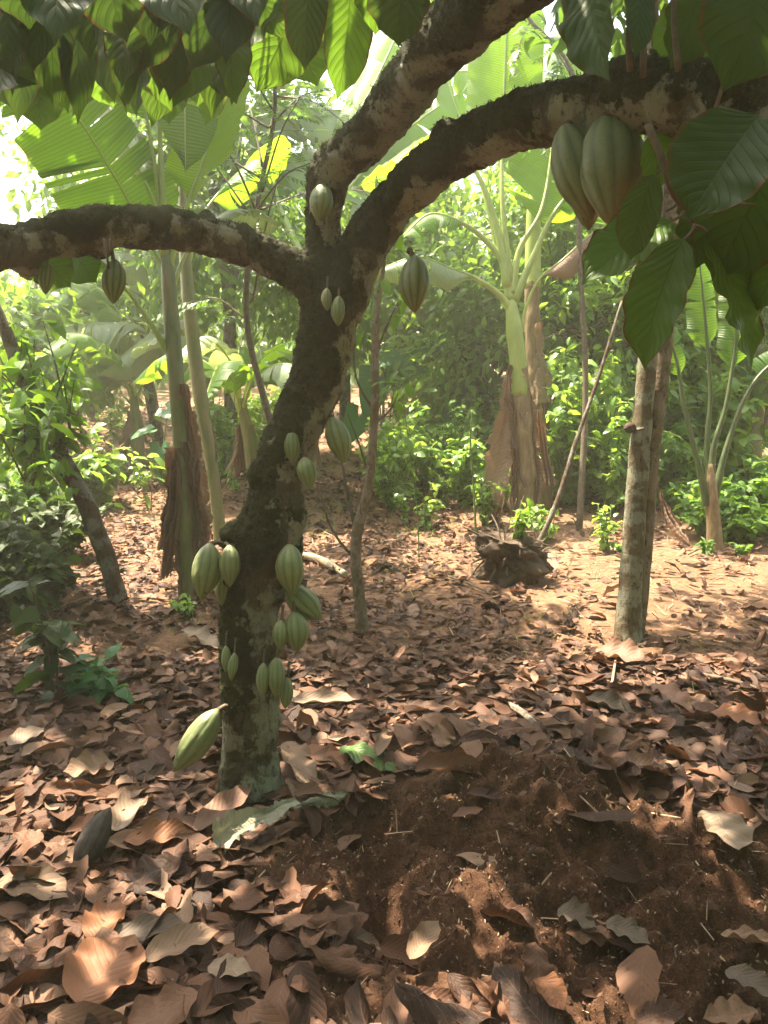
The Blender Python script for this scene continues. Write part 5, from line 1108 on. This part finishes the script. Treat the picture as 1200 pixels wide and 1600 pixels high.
# half buried dark log at lower right of the soil
# soil crumbs and chips
def scatter_ground(n, fn, seed, tm, size, mat, name, label, zo=.0, mask=1):
    rg = np.random.default_rng(seed); x, y = fn(rg, n); sm_ = soilmask(x, y); k = rg.uniform(size=n) < (sm_ if mask == 1 else np.maximum(1 - sm_, .25)); x, y = x[k], y[k]; m = len(x)
    P = np.stack([x, y, ground(x, y) + zo], -1); mb = MB()
    flat = mask != 1
    D = rg.normal(size=(m, 3)) * ([1, 1, .25] if flat else [1, 1, 1]); scatter(mb, tm, P, nrm(D), nrm(rg.normal(size=(m, 3)) * (.5 if flat else 1) + [0, 0, .8]), rg.uniform(size[0], size[1], m) ** 1.0 * rg.uniform(.4, 1, m), rg.uniform(0, 1, m))
    tag(mb.build(name, M[mat], smooth=False), label, kind='stuff')
oc = (np.array([[1, 0, 0], [0, 1.2, .1], [-.9, .1, 0], [0, -1, -.1], [.1, 0, .8], [0, .1, -.7]]) * .5, np.array([[0, 1, 4, 4], [1, 2, 4, 4], [2, 3, 4, 4], [3, 0, 4, 4], [1, 0, 5, 5], [2, 1, 5, 5], [3, 2, 5, 5], [0, 3, 5, 5]]), np.zeros((6, 2)))
near = lambda rg, n: (rg.uniform(-.9, 1.4, n), rg.uniform(1.2, 3.0, n))
scatter_ground(26000, near, 1, oc, (.002, .011), 'crumb', 'soil_crumbs', 'crumbs and small clods of the freshly dug soil')
scatter_ground(2600, near, 4, oc, (.008, .026), 'crumb', 'soil_clods', 'larger loose clods on the freshly dug soil')
chip = (np.array([[-.18, 0, 0], [.16, 0, .02], [.2, .6, .08], [-.12, 1, 0]]), np.array([[0, 1, 2, 3]]), np.zeros((4, 2)))
scatter_ground(9000, near, 2, chip, (.006, .022), 'straw', 'leaf_crumbs', 'dry chips of leaf scattered on the dug soil', zo=.003)
wide = lambda rg, n: (rg.uniform(-1, 1, n) * 4.5, 1.3 + 7.5 * rg.uniform(size=n) ** .8)
sliver = (np.array([[-.03, 0, 0], [.03, 0, 0], [.035, 1, .06], [-.02, 1, .05]]), np.array([[0, 1, 2, 3]]), np.zeros((4, 2)))
scatter_ground(22000, wide, 3, sliver, (.03, .12), 'straw', 'straw_litter', 'thin dry straw and twigs over the ground', zo=.008, mask=0)
# grass tufts on the ground behind the sapling
gb = (np.array([[-.02, 0, 0], [.02, 0, 0], [.012, .6, .10], [-.012, .6, .10], [0, 1, -.02], [0, 1, -.02]]), np.array([[0, 1, 2, 3], [3, 2, 4, 4]]), np.zeros((6, 2)))
rg = np.random.default_rng(12); B = []
for px, py, k_ in [(690, 770, 140), (520, 800, 110), (660, 830, 110), (860, 990, 40), (310, 975, 60), (480, 830, 80), (1150, 820, 120), (620, 900, 60), (1040, 1000, 30), (30, 960, 80), (980, 820, 90)]:
    c = gp(px, py); B.append(np.stack([c[0] + rg.normal(size=k_) * .18, c[1] + rg.normal(size=k_) * .25], -1))
B = np.concatenate(B); B = np.concatenate([B, ground(B[:, 0], B[:, 1])[:, None]], 1); m = len(B); mb = MB()
scatter(mb, gb, B, nrm(rg.normal(size=(m, 3)) * [.6, .6, .1] + [0, 0, 1]), rdir(m, rg), rg.uniform(.03, .12, m), rg.uniform(0, 1, m))
tag(mb.build('grass', M['weed']), 'sparse short green grass blades between the dry leaves', kind='stuff')

# ------------------------------------------------------------------ haze volume added to imitate lens glare
hb = MB(); lo_, hi_ = np.array([-60., -42., -3.]), np.array([60., 64., 9.5])
zz = float(ground(gx[:, None], gy[None]).min()); lo_[2] = zz - 1
c8 = np.array([[x_, y_, z_] for x_ in (0, 1) for y_ in (0, 1) for z_ in (0, 1)]) * (hi_ - lo_) + lo_
hb.add(c8, [[0, 1, 3, 2], [4, 6, 7, 5], [0, 4, 5, 1], [2, 3, 7, 6], [0, 2, 6, 4], [1, 5, 7, 3]])
hm, nt = newmat('haze'); v = N(nt, 'VolumePrincipled', {'Color': (.97, .96, .80, 1), 'Density': .0068, 'Anisotropy': .45})
o = N(nt, 'OutputMaterial'); nt.links.new(v.outputs[0], o.inputs['Volume'])
hz_ = hb.build('haze', hm, smooth=False); tag(hz_, 'pale haze added in place of lens glare and lifted blacks', kind='stuff')
